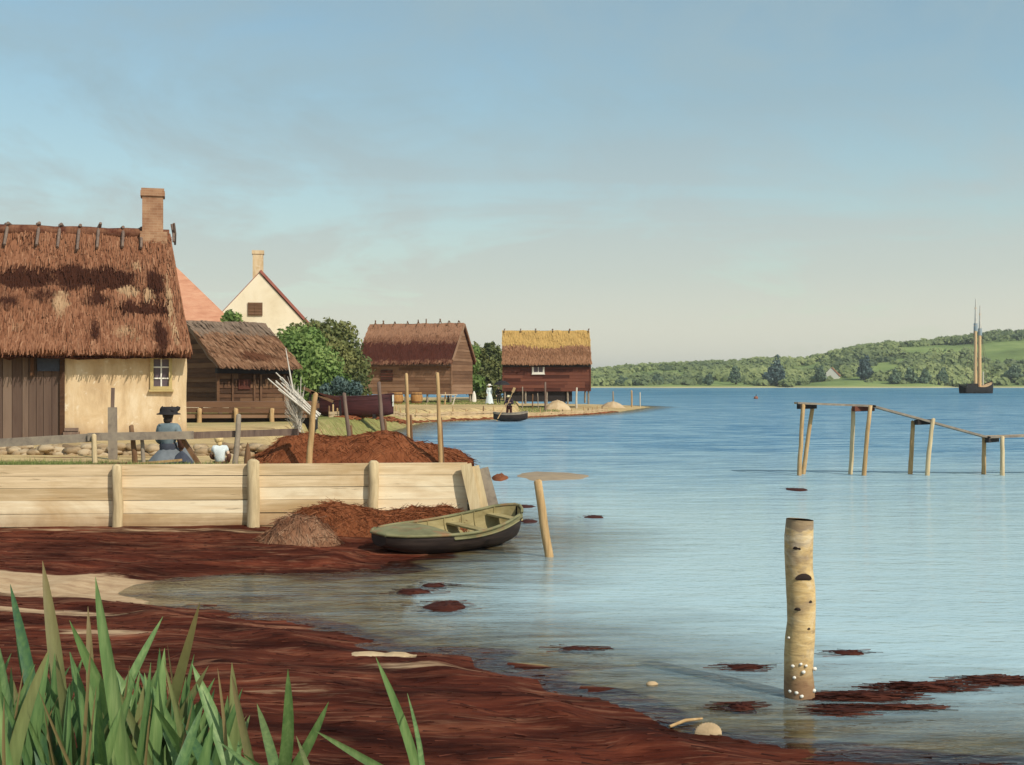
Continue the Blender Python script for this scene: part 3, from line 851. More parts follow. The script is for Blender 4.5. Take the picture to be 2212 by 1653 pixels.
dark = blobs2([(uu(-4.2), .60, .10, .10, .95), (uu(-2.9), .62, .06, .12, .9), (uu(-1.9), .60, .08, .10, .95), (uu(-.55), .56, .03, .13, .85), (uu(-1.1), .36, .06, .06, 1.0),
               (uu(-.6), .36, .05, .05, .95), (uu(-.6), .12, .022, .14, .85), (uu(-2.3), .16, .015, .12, .7), (uu(-2.2), .42, .05, .08, .6), (uu(-3.6), .45, .07, .1, .55), (uu(-4.6), .40, .06, .1, .5)])
light = blobs2([(uu(-1.35), .50, .035, .05, .95), (uu(-.75), .47, .02, .07, .8), (uu(-1.5), .16, .06, .10, .55), (uu(-3.2), .38, .03, .16, .7), (uu(-.2), .35, .012, .4, .8), (uu(-4.3), .2, .05, .15, .35), (uu(-1.0), .72, .02, .05, .6)])
rf = thatch(cot, 'roof', M['thatch_old'], -10.5, .12, -10.2, -.42, -.45, 2.50, 3.6, 6.02, .30, 10000, dark, light, .34, .020, .10, .09, .55)
# ridge: turf roll and crossed oak ridge pieces
mb = MB()
pts = [(-10.2 + i * .5, 3.6, 5.98 + mnoise.noise(Vector((i * .8, 0, 0))) * .06) for i in range(20)] + [(-.45, 3.6, 5.97)]
mb.tube(pts, [.17 + .04 * mnoise.noise(Vector((i * 1.1, 4, 0))) for i in range(len(pts))], 9, True, .4, .08)
mb.build('ridge_roll', M['thatch_red'], cot, {'patch': [0.35] * len(mb.v), 'patch2': [0.0] * len(mb.v)})


def ridge_piece(parent, x, y, z, L, dz, w=.07, mat=None, hgt=.28, lean=0.0):
    m_ = MB()
    ln = Vector((0, -1, -dz)).normalized()
    top = Vector((x + lean, y + .10, z + hgt))
    for s_ in (-1, 1):
        d_ = Vector((0, s_ * 1.0, -dz)).normalized()
        a_ = Vector((x + rnd.uniform(-.03, .03) + s_ * .03 + lean, y - s_ * .16, z + hgt))
        b_ = Vector((x + s_ * .03 + rnd.uniform(-.06, .06), y, z + .13))
        c_ = b_ + d_ * L + Vector((0, 0, .05))
        m_.tube([a_, b_, c_], [w * .5, w * .55, w * .45], 6, True, rnd.random())
    return m_.build('ridge_piece', mat or M['purple_stake'], parent)


for i, xx in enumerate([-5.7, -4.95, -4.15, -3.55, -3.0, -2.45, -1.8, -1.25]):
    ridge_piece(cot, xx, 3.6, 6.0, rnd.uniform(.95, 1.3), .89, .095, None, rnd.uniform(.14, .26), rnd.uniform(-.05, .05))
ridge_piece(cot, -.33, 3.6, 5.9, .5, .89, .08, None, .42)
mb = MB()
for i in range(2):
    mb.tube([(-1.02 + i * .13, 3.6, 6.0), (-1.10 + i * .17, 3.55, 6.40 - .08 * i)], [.06, .045], 6)
mb.build('ridge_stub', M['tar'], cot)
mb = MB()
mb.box((-.93, 3.6, 6.35), (.60, .58, 1.5), tone=.5); mb.box((-.90, 3.55, 5.72), (.78, .7, .62), tone=.5)
mb.box((-.93, 3.6, 7.17), (.70, .68, .15), tone=.5); mb.box((-.93, 3.6, 7.28), (.66, .64, .09), tone=.5)
mb.build('chimney', M['brick'], cot)
mb = MB(); mb.box((-2.96, -.16, .12), (.4, .3, .24)); mb.box((-2.96, -.16, .30), (.34, .26, .08)); mb.build('step', M['purple_stake'], cot)


# ------------------------------------------------------------------ boat sheds on stilts
def shed(label, loc, rz, L, Wd, zb, ze, zr, ov, clapm, thm, patch, patch2, ns, ridge_n, boards=.2, gx=.15, nstilt=4, ridge_in=0.0, group='thatched boat sheds on the far bank', hgt=.2):
    """local: front along +x at y=0, depth +y; zb bottom of the boarding, ze eaves, zr ridge"""
    s_ = thing('boat_shed', label, 'shed', loc, rz, group)
    m_ = MB()
    slope = (zr - ze) / (Wd / 2 + ov)
    zw = ze + ov * slope - .12
    m_.box((L / 2, Wd / 2, (zb + zw) / 2), (L - .08, Wd - .08, zw - zb), tone=.3)
    for xx in (.04, L - .04):
        m_.add([(xx, .06, zw - .01), (xx, Wd - .06, zw - .01), (xx, Wd / 2, zr - .16)], [(0, 1, 2)], .3)
    clap(m_, (0, 0), (L, 0), zb, zw, boards, (0, -1), None, .04, 2.2)
    tp = lambda q: zw + (zr - .1 - zw) * (1 - abs(2 * q - 1))
    clap(m_, (0, Wd), (0, 0), zb, zr - .2, boards, (-1, 0), tp, .04)
    clap(m_, (L, 0), (L, Wd), zb, zr - .2, boards, (1, 0), tp, .04)
    for xx in (-.02, L + .02): m_.box((xx, -.02, (zb + zw) / 2), (.12, .12, zw - zb + .04), tone=.7)
    m_.build('wall', clapm, s_)
    r_ = thatch(s_, 'roof', thm, -gx, L + gx, -gx + ridge_in, L + gx - ridge_in, -ov, ze, Wd / 2, zr, .20, ns, patch, patch2, .42, .045, .04, .07)
    for i in range(ridge_n):
        ridge_piece(s_, .2 + (L - .4) * (i + rnd.uniform(-.2, .2)) / max(1, ridge_n - 1), Wd / 2, zr, .55, slope, .085, M['brown_stake'], hgt * rnd.uniform(.6, 1.4))
    for i in range(nstilt):
        for yy in (.15, Wd - .2):
            k = MB(); xx = .15 + (L - .3) * i / (nstilt - 1)
            k.stake((xx, yy, -.25), (xx + rnd.uniform(-.05, .05), yy, zb + .05), .10, .09); k.build('stilt', M['grey_wood'], s_)
    return s_


# shed next to the cottage
b2 = R(40); w2 = Vector((math.cos(b2), math.sin(b2)))
S2 = Vector((-11.9, 50.0, .80))
sh2 = shed('small dark boarded shed with a greyish thatched roof beside the cottage', S2, b2, 3.3, 5.1, .80, 2.56, 4.42, .42, M['clap_dark'], M['thatch_shed'],
           lambda u, v: .85 * math.exp(-((v - .88) / .16) ** 2), lambda u, v: .75 * math.exp(-((v - .22) / .16) ** 2 - ((u - .55) / .35) ** 2), 2600, 0, .2, .22, 3)
m_ = MB(); m_.box((1.6, -.14, 2.28), (3.5, .16, .22)); m_.build('eave_board', M['tar'], sh2)
for xx in (.62, 1.6, 1.9, 3.0):
    m_ = MB(); m_.box((xx, -.07, 1.5), (.085, .05, 1.25)); m_.build('batten', M['clap_mid'], sh2)
m_ = MB(); m_.box((1.15, -.06, 1.72), (.55, .05, .4)); m_.build('hatch', M['clap_red'], sh2)

# platform before it
pl = thing('timber_landing', 'low brown plank landing on short posts in front of the small shed', 'landing', (-12.4, 47.6, .80), R(6))
m_ = MB()
for k, (zz, yy) in enumerate(((.92, 0), (.72, -.05), (.52, .02))):
    m_.box((2.3, yy, zz), (5.1 + rnd.uniform(-.2, .2), .08, .19), Matrix.Rotation(R(rnd.uniform(-.6, .6)), 3, 'Y'))
m_.box((2.3, .9, 1.02), (5.0, 1.7, .07))
m_.build('planking', M['clap_mid'], pl)
for xx in (.35, 1.75, 3.1, 4.6):
    m_ = MB(); m_.stake((xx, -.12, -.2), (xx + rnd.uniform(-.05, .05), -.12, .78), .10, .085); m_.build('post', M['tan_stake'], pl)
m_ = MB(); m_.box((2.3, .75, .25), (5.0, 1.2, .6)); m_.build('shade_block', M['tar'], pl)  # black block standing in for the shade beneath the landing
for (xx, yy, sz, lb) in ((.98, -.35, .42, 'bleached fish box under the plank landing beside the cottage'), (2.35, -.4, .34, 'smaller bleached fish box farther along under the plank landing')):
    f_ = thing('fish_box', lb, 'box', (-12.4 + xx * math.cos(R(6)) - yy * math.sin(R(6)), 47.6 + xx * math.sin(R(6)) + yy * math.cos(R(6)), .78), R(10 + 20 * xx), 'fish boxes under the landing')
    m_ = MB(); m_.box((0, 0, .02), (sz, .26, .03))
    for q in (-1, 1): m_.box((0, q * .13, .12), (sz, .02, .2)); m_.box((q * sz / 2, 0, .12), (.02, .24, .2))
    m_.build('crate', M['fish_box'], f_)

# middle shed
b3 = R(-16.3)
L3 = 8.9
c3 = Vector((-5.4, 110, .8)); o3 = c3 - Vector((math.cos(b3), math.sin(b3), 0)) * L3
sh3 = shed('large brown boarded shed with a reddish thatched roof and a dark hatch', o3, b3, L3, 6.0, .75, 3.66, 7.25, .35, M['clap_mid'], M['thatch_red'],
           lambda u, v: .95 * math.exp(-((v - .28) / .26) ** 2), lambda u, v: .8 * math.exp(-((v - .85) / .22) ** 2), 3600, 9, .3, .2, 5, 0, hgt=.3)
m_ = MB(); m_.box((2.75, -.05, 2.45), (1.15, .08, 1.0), tone=.2); hh = m_.build('hatch', M['clap_dark'], sh3)
m_ = MB()
for q in range(4): m_.box((2.75, -.11, 2.1 + q * .24), (1.2, .04, .10))
m_.build('slat', M['clap_red'], hh)
m_ = MB(); m_.box((4.4, -.12, 3.42), (9.0, .16, .34)); m_.build('eave_board', M['brown_boards'], sh3)
m_ = MB(); m_.bar((L3 + .24, -.3, 3.75), (L3 + .24, 3.0, 7.1), .10, .22); m_.bar((L3 + .24, 6.3, 3.75), (L3 + .24, 3.0, 7.1), .10, .22); m_.build('barge_board', M['clap_mid'], sh3)

# shed on the point
sh4 = shed('red brown shed on the point with new golden straw along its ridge', (-.84, 118, .8), 0, 8.3, 6.0, 0.98, 3.72, 6.90, .35, M['clap_red'], M['thatch_gold'],
           lambda u, v: 1.0 if v > .52 + .05 * math.sin(u * 9) else 0.0, lambda u, v: .5 * math.exp(-((v - .3) / .15) ** 2), 3600, 6, .3, .12, 5, 0, hgt=.12)
m_ = MB(); m_.box((4.15, -.13, 3.48), (8.4, .18, .40)); m_.build('eave_board', M['tar'], sh4)
window(sh4, 2.75, 3.95, 2.62, 3.52, -.05, .17, M['white_paint'], 2, 1, M['glass'])
m_ = MB(); m_.box((3.3, 1.15, .62), (6.6, 1.7, 1.3)); m_.build('shade_under', M['tar'], sh4)  # black box added as painted shade between the stilts under the shed


# ------------------------------------------------------------------ houses behind
def house(label, loc, rz, hw, Ld, ze, zr, wallm, roofm, hip=False):
    h_ = thing('house', label, 'house', loc, rz)
    m_ = MB()
    if not hip:
        m_.add([(-hw, 0, 0), (hw, 0, 0), (hw, 0, ze), (0, 0, zr), (-hw, 0, ze), (-hw, Ld, 0), (hw, Ld, 0), (hw, Ld, ze), (0, Ld, zr), (-hw, Ld, ze)],
               [(0, 1, 2, 3, 4), (9, 8, 7, 6, 5), (1, 6, 7, 2), (5, 0, 4, 9)], .5)
        m_.build('wall', wallm, h_)
        m_ = MB()
        sl_ = Vector((hw, 0, ze - zr)).normalized()
        for s_ in (-1, 1):
            a_ = Vector((0, -.14 if s_ > 0 else .05, zr + (.12 if s_ > 0 else .01))); d_ = Vector((s_ * sl_.x, 0, sl_.z)); e_ = a_ + d_ * (math.hypot(hw, zr - ze) + .45)
            nn = Vector((s_ * (zr - ze), 0, hw)).normalized() * (.20 if s_ > 0 else .05)
            y1 = Vector((0, Ld + .3, 0))
            m_.add([a_, e_, e_ + y1, a_ + y1, a_ + nn, e_ + nn, e_ + y1 + nn, a_ + y1 + nn], [(0, 1, 2, 3), (7, 6, 5, 4), (0, 4, 5, 1), (1, 5, 6, 2), (3, 2, 6, 7)], .5)
        m_.build('roof', roofm, h_)
    else:
        m_.box((0, Ld / 2, ze / 2), (2 * hw, Ld, ze), tone=.5); m_.build('wall', wallm, h_)
        m_ = MB(); o_ = .35
        yy = hw * .55
        m_.add([(-hw - o_, -o_, ze), (hw + o_, -o_, ze), (hw + o_, Ld + o_, ze), (-hw - o_, Ld + o_, ze), (0, yy, zr), (0, Ld - yy, zr)],
               [(0, 1, 4), (1, 2, 5, 4), (2, 3, 5), (3, 0, 4, 5), (3, 2, 1, 0)], .5)
        m_.build('roof', roofm, h_)
    return h_


wp = P(560, 590, 95)
wh = house('cream limewashed house gable with a dull red roof edge and shuttered window', (wp.x, 95, .9), R(10.3), 4.75, 10, 4.9, wp.z - .9, M['cream_wall'], M['red_tile'])
m_ = MB(); m_.box((-.1, .55, wp.z - .9 + .55), (.80, .8, 2.2), tone=.5); m_.box((-.1, .55, wp.z - .9 + 1.62), (.92, .92, .28), tone=.5); m_.build('chimney', M['plaster'], wh)
m_ = MB(); a_ = P(536, 682, 95); b_ = P(567, 654, 95)
m_.box(((a_.x + b_.x) / 2 - wp.x, -.05, (a_.z + b_.z) / 2 - .9), (b_.x - a_.x, .12, b_.z - a_.z)); sw_ = m_.build('shutter', M['clap_dark'], wh)
m_ = MB()
for q in range(4): m_.box(((a_.x + b_.x) / 2 - wp.x, -.13, a_.z - .9 + .12 + q * .25), (b_.x - a_.x - .1, .03, .05))
m_.bar(((a_.x + b_.x) / 2 - wp.x, -.15, a_.z - .9), ((a_.x + b_.x) / 2 - wp.x, -.15, b_.z - .9), .05, .03, (1, 0, 0))
m_.build('slat', M['clap_mid'], sw_)
pp = P(362, 540, 80)
house('house behind the cottage with a steep salmon pink tiled hip roof', (pp.x, 78.0, .9), R(15), 4.7, 12, 5.1, pp.z - .9, M['cream_wall'], M['salmon_tile'], True)


# ------------------------------------------------------------------ bushes and trees among the sheds
def bl(x, y, Y, r, ry=None, rz_=None):
    p = P(x, y, Y); k = Y / F
    return (p.x, p.y, p.z, r * k, (ry or r) * k * .9, (rz_ or r) * k)


tree('bush', 'big bright green bush between the small shed and the brown shed', 'bush',
     [bl(640, 775, 72, 52), bl(665, 745, 73, 40), bl(625, 740, 74, 34), bl(690, 800, 71, 52), bl(655, 830, 71, 55), bl(720, 845, 71, 45), bl(610, 760, 75, 30)],
     9000, .13, M['leaf_bright'], (P(660, 860, 72).x, 72.5, .8), .16)
tree('tree', 'dark olive tree with a ragged top behind the bright green bush', 'tree',
     [bl(700, 735, 84, 42), bl(740, 750, 85, 42), bl(675, 716, 85, 24), bl(745, 718, 85, 24), bl(720, 790, 84, 56), bl(765, 800, 85, 40), bl(712, 708, 85, 20), bl(690, 765, 86, 45), bl(640, 720, 86, 22), bl(755, 840, 84, 45), bl(700, 845, 84, 45)],
     9000, .15, M['leaf_olive'], (P(720, 860, 85).x, 85, .8), .22)
tree('bush', 'dark green bush growing in the gap between the two farther sheds', 'bush',
     [bl(1040, 800, 133, 36), bl(1062, 765, 134, 24), bl(1028, 770, 134, 26), bl(1070, 810, 133, 34), bl(1050, 840, 132, 40), bl(1080, 785, 135, 28)],
     6000, .22, M['leaf_olive'], (P(1050, 860, 133).x, 133, .7), .2)
tree('bush', 'pale green bush tip showing beside the wall of the brown shed', 'bush',
     [bl(1024, 760, 128, 14), bl(1020, 790, 128, 16), bl(1026, 830, 128, 22)],
     1500, .2, M['leaf_bright'], (P(1022, 860, 128).x, 128, .75), .12)
tree('bush', 'small green treetop peeping over the small shed roof', 'bush',
     [bl(497, 684, 68, 13), bl(512, 688, 68, 12), bl(488, 690, 68, 10), bl(505, 720, 68, 26), bl(500, 770, 68, 30)],
     1600, .12, M['leaf_bright'], (P(500, 880, 68).x, 68, .8), .12)
tree('bush', 'low blue green shrub behind the beached maroon rowboat', 'bush',
     [bl(735, 835, 69, 20), bl(765, 842, 69, 18), bl(705, 845, 69, 16)], 1800, .10, M['leaf_blue'], (P(735, 870, 69).x, 69, .8), .06)

# ------------------------------------------------------------------ far shore: wooded hills
SH_Y = 604.0
sil = np.array([(600, 812), (900, 805), (1150, 800), (1240, 795), (1300, 787), (1400, 778), (1500, 774), (1600, 770), (1670, 765), (1740, 766), (1800, 752), (1850, 738), (1920, 727), (2000, 722),
                (2060, 714), (2130, 706), (2212, 702), (2400, 690), (2700, 680), (3200, 690)], float)


def crest(a):
    return np.interp(a * F + CX, sil[:, 0], (CY - sil[:, 1]) / F * 860 + EYE)


ha = np.linspace((600 - CX) / F, (3200 - CX) / F, 240)
hr = np.concatenate([np.array([-8, 0, 6, 12]), np.linspace(20, 330, 46)])
HA, HR = np.meshgrid(ha, hr)
HY = SH_Y + HR + 10 * np.sin(HA * 37) + 6 * np.sin(HA * 90)
HX = HA * (SH_Y + HR)


def hill_z(a, r_, x, y):
    s_ = sst(14, 256, r_) ** .8
    return np.where(r_ < 12, -0.6 + np.clip(r_, -8, 12) * .12, 0.85 + (crest(a) - 7 - .85) * s_ * (1 + .10 * wob(x, y, .02)) * np.where(r_ > 256, 1 - (r_ - 256) / 500, 1))


HZ = hill_z(HA, HR, HX, HY)
i2 = np.arange(HA.size).reshape(HA.shape)
hills = mesh_obj('hills', np.stack([HX, HY, HZ], -1).reshape(-1, 3), np.stack([i2[:-1, :-1], i2[:-1, 1:], i2[1:, 1:], i2[1:, :-1]], -1).reshape(-1, 4), None, None, {'up': HR.ravel()}, True)
tag(hills, None, None, kind='structure')
t = NT('far_hill_ground')
co = t.coord()
n1 = t.noise(co, .03, 5, .6); n2 = t.noise(t.vmath('MULTIPLY', co, (1, .4, 1)), .016, 4, .6, .5)
c = t.ramp(n1, [(.3, (.11, .15, .05)), (.5, (.19, .25, .08)), (.7, (.28, .33, .11))])
c = t.mix(t.ramp(n2, [(.60, 0.), (.67, .8)]), c, t.ramp(n1, [(.4, (.30, .28, .13)), (.6, (.36, .23, .13))]))
up = t.attr('up')
c = t.mix(t.ramp(t.math('MULTIPLY', up, .01), [(.06, 1.), (.16, 0.)]), c, (.40, .38, .16))
c = t.mix(t.ramp(t.math('MULTIPLY', up, .01), [(.03, 1.), (.09, 0.)]), c, (.62, .52, .34))
hills.data.materials.append(t.out(t.bsdf(c, .95, None, .1)))

# tree cover: clumps of leaf masses over the slope, open by the shore and in the fields
N = 3200
ca = rng.uniform((1180 - CX) / F, (2330 - CX) / F, N); crr = 22 + 250 * rng.random(N)
cx_ = ca * (SH_Y + crr); cy_ = SH_Y + crr
fld = np.exp(-(((ca * F + CX - 1565) / 55) ** 2 + ((crr - 40) / 28) ** 2)) + .9 * np.exp(-(((ca * F + CX - 1815) / 70) ** 2 + ((crr - 34) / 24) ** 2)) + 1.0 * np.exp(-(((ca * F + CX - 2175) / 75) ** 2 + ((crr - 150) / 60) ** 2)) + .9 * np.exp(-(((ca * F + CX - 2010) / 80) ** 2 + ((crr - 185) / 34) ** 2)) + .9 * np.exp(-(((ca * F + CX - 1400) / 90) ** 2 + ((crr - 130) / 45) ** 2)) + .8 * np.exp(-(((ca * F + CX - 1740) / 50) ** 2 + ((crr - 150) / 40) ** 2)) + .9 * np.exp(-(((ca * F + CX - 1900) / 60) ** 2 + ((crr - 95) / 26) ** 2))
k = rng.random(N) > fld * 1.9
ca, crr, cx_, cy_ = ca[k], crr[k], cx_[k], cy_[k]
cz_ = hill_z(ca, crr, cx_, cy_)
Vs, Fs, Ts, o_ = [], [], [], 0
for i in range(len(ca)):
    h_ = rng.uniform(2.6, 5.2) * (1 if crr[i] > 60 else .75); w_ = h_ * rng.uniform(.65, 1.2)
    n_ = 26
    d = rng.normal(size=(n_, 3)); d /= np.linalg.norm(d, axis=1, keepdims=True); d[:, 2] = np.abs(d[:, 2]) * 1.0 - .15
    p = np.array([cx_[i], cy_[i], cz_[i] + h_ * .25]) + d * np.array([w_, w_, h_ * .8]) * (0.7 + .35 * rng.random((n_, 1)))
    tb = np.clip(.50 + .16 * math.sin(cx_[i] * .021 + cy_[i] * .043) + .16 * math.sin(cx_[i] * .063 - cy_[i] * .02) + .13 * rng.normal(), 0.0, 1)
    v, f, tv = quads(p, d + .3 * rng.normal(size=(n_, 3)) + np.array([.25, -.3, .3]), rng.uniform(1.0, 2.0, n_), .75, np.clip(tb + .07 * rng.normal(size=n_), 0, 1))
    Vs.append(v); Fs.append(f + o_); Ts.append(tv); o_ += len(v)
wood = mesh_obj('woodland', np.concatenate(Vs), np.concatenate(Fs), M['leaf_hill'], None, {'tone': np.concatenate(Ts)})
tag(wood, 'mixed green woodland covering the hills across the water', 'woodland', None, 'stuff')


def far_tree(x, y0, y1, wpx, lab, mat):
    """a tree on the far slope from picture base y1 to top y0"""
    a = (x - CX) / F
    rr = np.interp(y1, [790, 834], [110, 22])
    Y = SH_Y + rr; z0 = float(hill_z(np.array([a]), np.array([rr]), np.array([a * Y]), np.array([Y]))[0])
    H = (y1 - y0) * Y / F; w = wpx * Y / F / 2
    b = [(a * Y + rnd.uniform(-.3, .3) * w, Y, z0 + H * q, w * s_, w * s_, H * .24) for q, s_ in ((.32, .9), (.5, .75), (.68, .6), (.84, .36), (.3, .7), (.45, .8))]
    tree('tree', lab, 'tree', b, 900, .8, mat, (a * Y, Y, z0), .5, 'trees on the far shore')


far_tree(1680, 770, 832, 40, 'tallest dark blue green tree by the far waterline', M['leaf_blue'])
far_tree(1662, 795, 832, 26, 'bushy dark tree leaning against the tallest tree on the far shore', M['leaf_blue'])
far_tree(1590, 788, 826, 30, 'round dark tree at the edge of the pale far field', M['leaf_dim'])
far_tree(1868, 768, 822, 34, 'tall blue green tree on the slope beside the small white far house', M['leaf_blue'])
far_tree(1530, 806, 830, 22, 'low dark bush in the pale far field', M['leaf_dim'])
far_tree(1772, 785, 818, 26, 'dark tree standing just behind the small white far house', M['leaf_dim'])
for q, (x, wq) in enumerate(((1935, 26), (1965, 30), (1998, 28), (2035, 26))):
    far_tree(x, 800 - 3 * (q % 2), 832, wq, ['low blue green tree starting the row along the far shore', 'second blue green tree of the row along the far shore', 'third blue green tree of the row along the far shore', 'blue green tree ending the far row nearest the anchored ship'][q], M['leaf_dim'])
far_tree(2190, 790, 826, 40, 'dark tree on the far bank past the anchored ship', M['leaf_dim'])
far_tree(1420, 808, 832, 26, 'low dark tree by the far water left of the pale field', M['leaf_dim'])
far_tree(1345, 815, 833, 30, 'low dark tree by the far water nearest the point', M['leaf_dim'])
a = (1795 - CX) / F; rr = 62; Y = SH_Y + rr
z0 = float(hill_z(np.array([a]), np.array([rr]), np.array([a * Y]), np.array([Y]))[0])
house('tiny white gabled house on the wooded far shore', (a * Y, Y, z0 - .3), R(-20), 4.2, 9, 2.6, 7.0, M['white_paint'], M['thatch_old'])

# ------------------------------------------------------------------ anchored ship, buoy
SY = 295.0
sp = G(2112, 850)
SY = sp.y; kx = SY / F
ship = thing('sailing_ship', 'black hulled two masted sailing ship lying at anchor with bare poles', 'ship', (sp.x, SY, 0), R(25))
L = 9.6


def hull_mesh(L, prof, n=24, m=9, name='hull'):
    """prof(t) -> half beam, sheer z, keel z, fullness"""
    V, Fc = [], []
    for i in range(n + 1):
        t_ = i / n
        hb, zs, zk, fu = prof(t_)
        for j in range(-m, m + 1):
            q = abs(j) / m
            yy = hb * (1 - (1 - q) ** fu) ** (1 / fu) if q > 0 else 0
            zz = zk + (zs - zk) * q ** 1.5
            V.append(((t_ - .5) * L, math.copysign(yy, j) if j else 0, zz))
    w = 2 * m + 1
    for i in range(n):
        for j in range(w - 1):
            Fc.append((i * w + j, (i + 1) * w + j, (i + 1) * w + j + 1, i * w + j + 1))
    return V, Fc


def ship_prof(t_):
    hb = 2.1 * max(0.02, math.sin(math.pi * min(1, max(0, t_ * .86 + .13))) ** .55)
    if t_ > .93: hb *= max(.05, (1 - t_) / .07) ** .6
    return hb, 1.5 + 1.3 * (2 * t_ - 1) ** 2 * (1.0 if t_ > .5 else .75) + .5 * (t_ > .5) * (t_ - .5), -.8, 2.2


v, f = hull_mesh(L, ship_prof)
hm = MB(); hm.add(v, f, .5, True)
hm.build('hull', M['ship_hull'], ship)
dm = MB()
dv = []
for i in range(13):
    t_ = i / 12; hb, zs, zk, fu = ship_prof(t_); dv += [((t_ - .5) * L, -hb * .97, zs - .25), ((t_ - .5) * L, hb * .97, zs - .25)]
dm.add(dv, [(2 * i, 2 * i + 2, 2 * i + 3, 2 * i + 1) for i in range(12)], .5)
dm.build('deck', M['mast'], ship)
m_ = MB(); m_.box((-1.8, 0, 1.9), (2.2, 1.8, .9)); m_.build('deck_house', M['ship_hull'], ship)
for mx_, top in ((-.75, 22.6), (.65, 21.0)):
    m_ = MB(); m_.tube([(mx_, 0, .2), (mx_, 0, top * .72), (mx_ + .05, 0, top * .74)], [.42, .36, .32], 8); mo = m_.build('mast', M['mast'], ship)
    m_ = MB(); m_.tube([(mx_ + .1, 0, top * .66), (mx_ + .1, 0, top * .74)], [.48, .45], 8); m_.build('mast_band', M['mast_band'], mo)
    m_ = MB(); m_.tube([(mx_ + .1, 0, top * .74), (mx_ + .1, 0, top)], [.28, .10], 8); m_.build('topmast', M['white_rod'], mo)
    m_ = MB(); m_.box((mx_ + .1, 0, top * .9), (.5, .2, .3)); m_.build('cap', M['mast'], mo)
m_ = MB()
for a_, b_ in (((-1.0, 0, 16), (-4.4, 0, 2.4)), ((-1, 0, 16), (-1.6, 1.6, 2)), ((-1, 0, 16), (-1.6, -1.6, 2)), ((.75, 0, 15), (4.6, 0, 3)), ((.75, 0, 15), (1.6, 1.6, 2)), ((.75, 0, 15), (1.6, -1.6, 2)), ((.75, 0, 19), (2.8, 0, 2.4))):
    m_.tube([a_, b_], .035, 4)
m_.build('rigging', M['purple_stake'], ship)
m_ = MB(); m_.tube([(1.7, 0, 2), (1.75, 0, 5.2)], [.16, .12], 6); m_.build('furled_sail', M['white_rod'], ship)
bp = G(1633, 862)
by = thing('buoy', 'small reddish brown buoy floating far out on the water', 'buoy', (bp.x, bp.y, 0))
m_ = MB(); m_.blob((0, 0, .15), .33, 2, .03, squash=(1.1, 1, .95)); m_.build('float', plain('rusty_buoy_paint', (.26, .10, .06), .6), by)
m_ = MB(); m_.tube([(0, 0, .35), (.05, 0, .7)], .05, 6); m_.build('staff', M['tar'], by)

# ------------------------------------------------------------------ bulwark of pale planks
WA, WB = Vector((-11.6, wall_y(-11.6), 0)), Vector((-.76, wall_y(-.76), 0))
wd_ = (WB - WA).normalized(); wn = Vector((wd_.y, -wd_.x, 0))
WL = (WB - WA).length
bul = thing('bulwark', 'pale weathered plank bulwark holding back the bank', 'bulwark', WA, math.atan2(wd_.y, wd_.x))
def wall_s(x, y):
    """distance along the wall for a picture column"""
    q = (x - CX) / F
    return (q * WA.y - WA.x) / (wd_.x - q * wd_.y)


m_ = MB()
zs_ = [-.25, -.02, .18, .40, .62, .83, 1.03, 1.23]
for r_ in range(7):
    s_ = 0.0
    while s_ < WL - .05:
        nxt = [q for q in [wall_s(x_, 0) for x_ in (-150, 257, 550, 808)] + [WL] if q > s_ + .3]
        ln = (nxt[0] if rnd.random() < .55 or len(nxt) < 2 else nxt[1]) - s_
        m_.box((s_ + ln / 2, rnd.uniform(-.012, .012), (zs_[r_] + zs_[r_ + 1]) / 2), (ln - .012, .07, zs_[r_ + 1] - zs_[r_] - rnd.uniform(.003, .012)), Matrix.Rotation(R(rnd.uniform(-.10, .10)), 3, 'Y'), rnd.random(), 0, .004)
        s_ += ln
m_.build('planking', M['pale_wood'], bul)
m_ = MB()
m_.box((WL / 2, .055, 1.0), (WL, .02, .4)); m_.box((WL / 2, .055, .4), (WL, .02, 1.2), tone=.2)
m_.build('backing', M['tar'], bul)


for (x, r_, top, lean) in ((-150, .085, 1.2, 0), (257, .088, 1.20, .02), (550, .105, 1.27, 0.0), (808, .088, 1.25, .0)):
    m_ = MB(); s_ = wall_s(x, 0)
    m_.stake((s_ + lean, -.13, -.4), (s_, -.125, top), r_ * 1.05, r_ * .95, 12, .02, .004, 5)
    m_.build('post', M['post_wood'], bul)
for k, (xt, xb, w_, off) in enumerate(((1004, 1030, .19, -.10), (1022, 1048, .17, -.02), (1042, 1072, .17, .08))):
    m_ = MB(); a_ = P(xb, 1110 + k * 2, 21.0 + off); b_ = P(xt + 2, 1003 + k * 4, 21.05 + off)
    d_ = a_ - b_; a_ = b_ + d_ * 1.45
    m4 = bul.matrix_world if False else Matrix.Translation(WA) @ Matrix.Rotation(math.atan2(wd_.y, wd_.x), 4, 'Z')
    iv = m4.inverted()
    m_.bar(iv @ a_, iv @ b_, w_, .07, (0, 1, 0)); m_.build('raking_plank', M['post_wood'] if k < 2 else M['grey_wood'], bul)
m_ = MB()
for z_ in (.15, .40, .65, .90): m_.bar((WL + .05, .05, z_), (WL - .55, 1.6, z_), .06, .23)
m_.build('return_planking', M['grey_wood'], bul)

# ------------------------------------------------------------------ rail fence behind the bulwark
FY = 22.15
fen = thing('rail_fence', 'grey rail fence with odd leaning posts behind the woman in black hat', 'fence', (0, FY, 0))


def fl(x, y, dy=0.0):
    p = P(x, y, FY + dy); return Vector((p.x, dy, p.z))


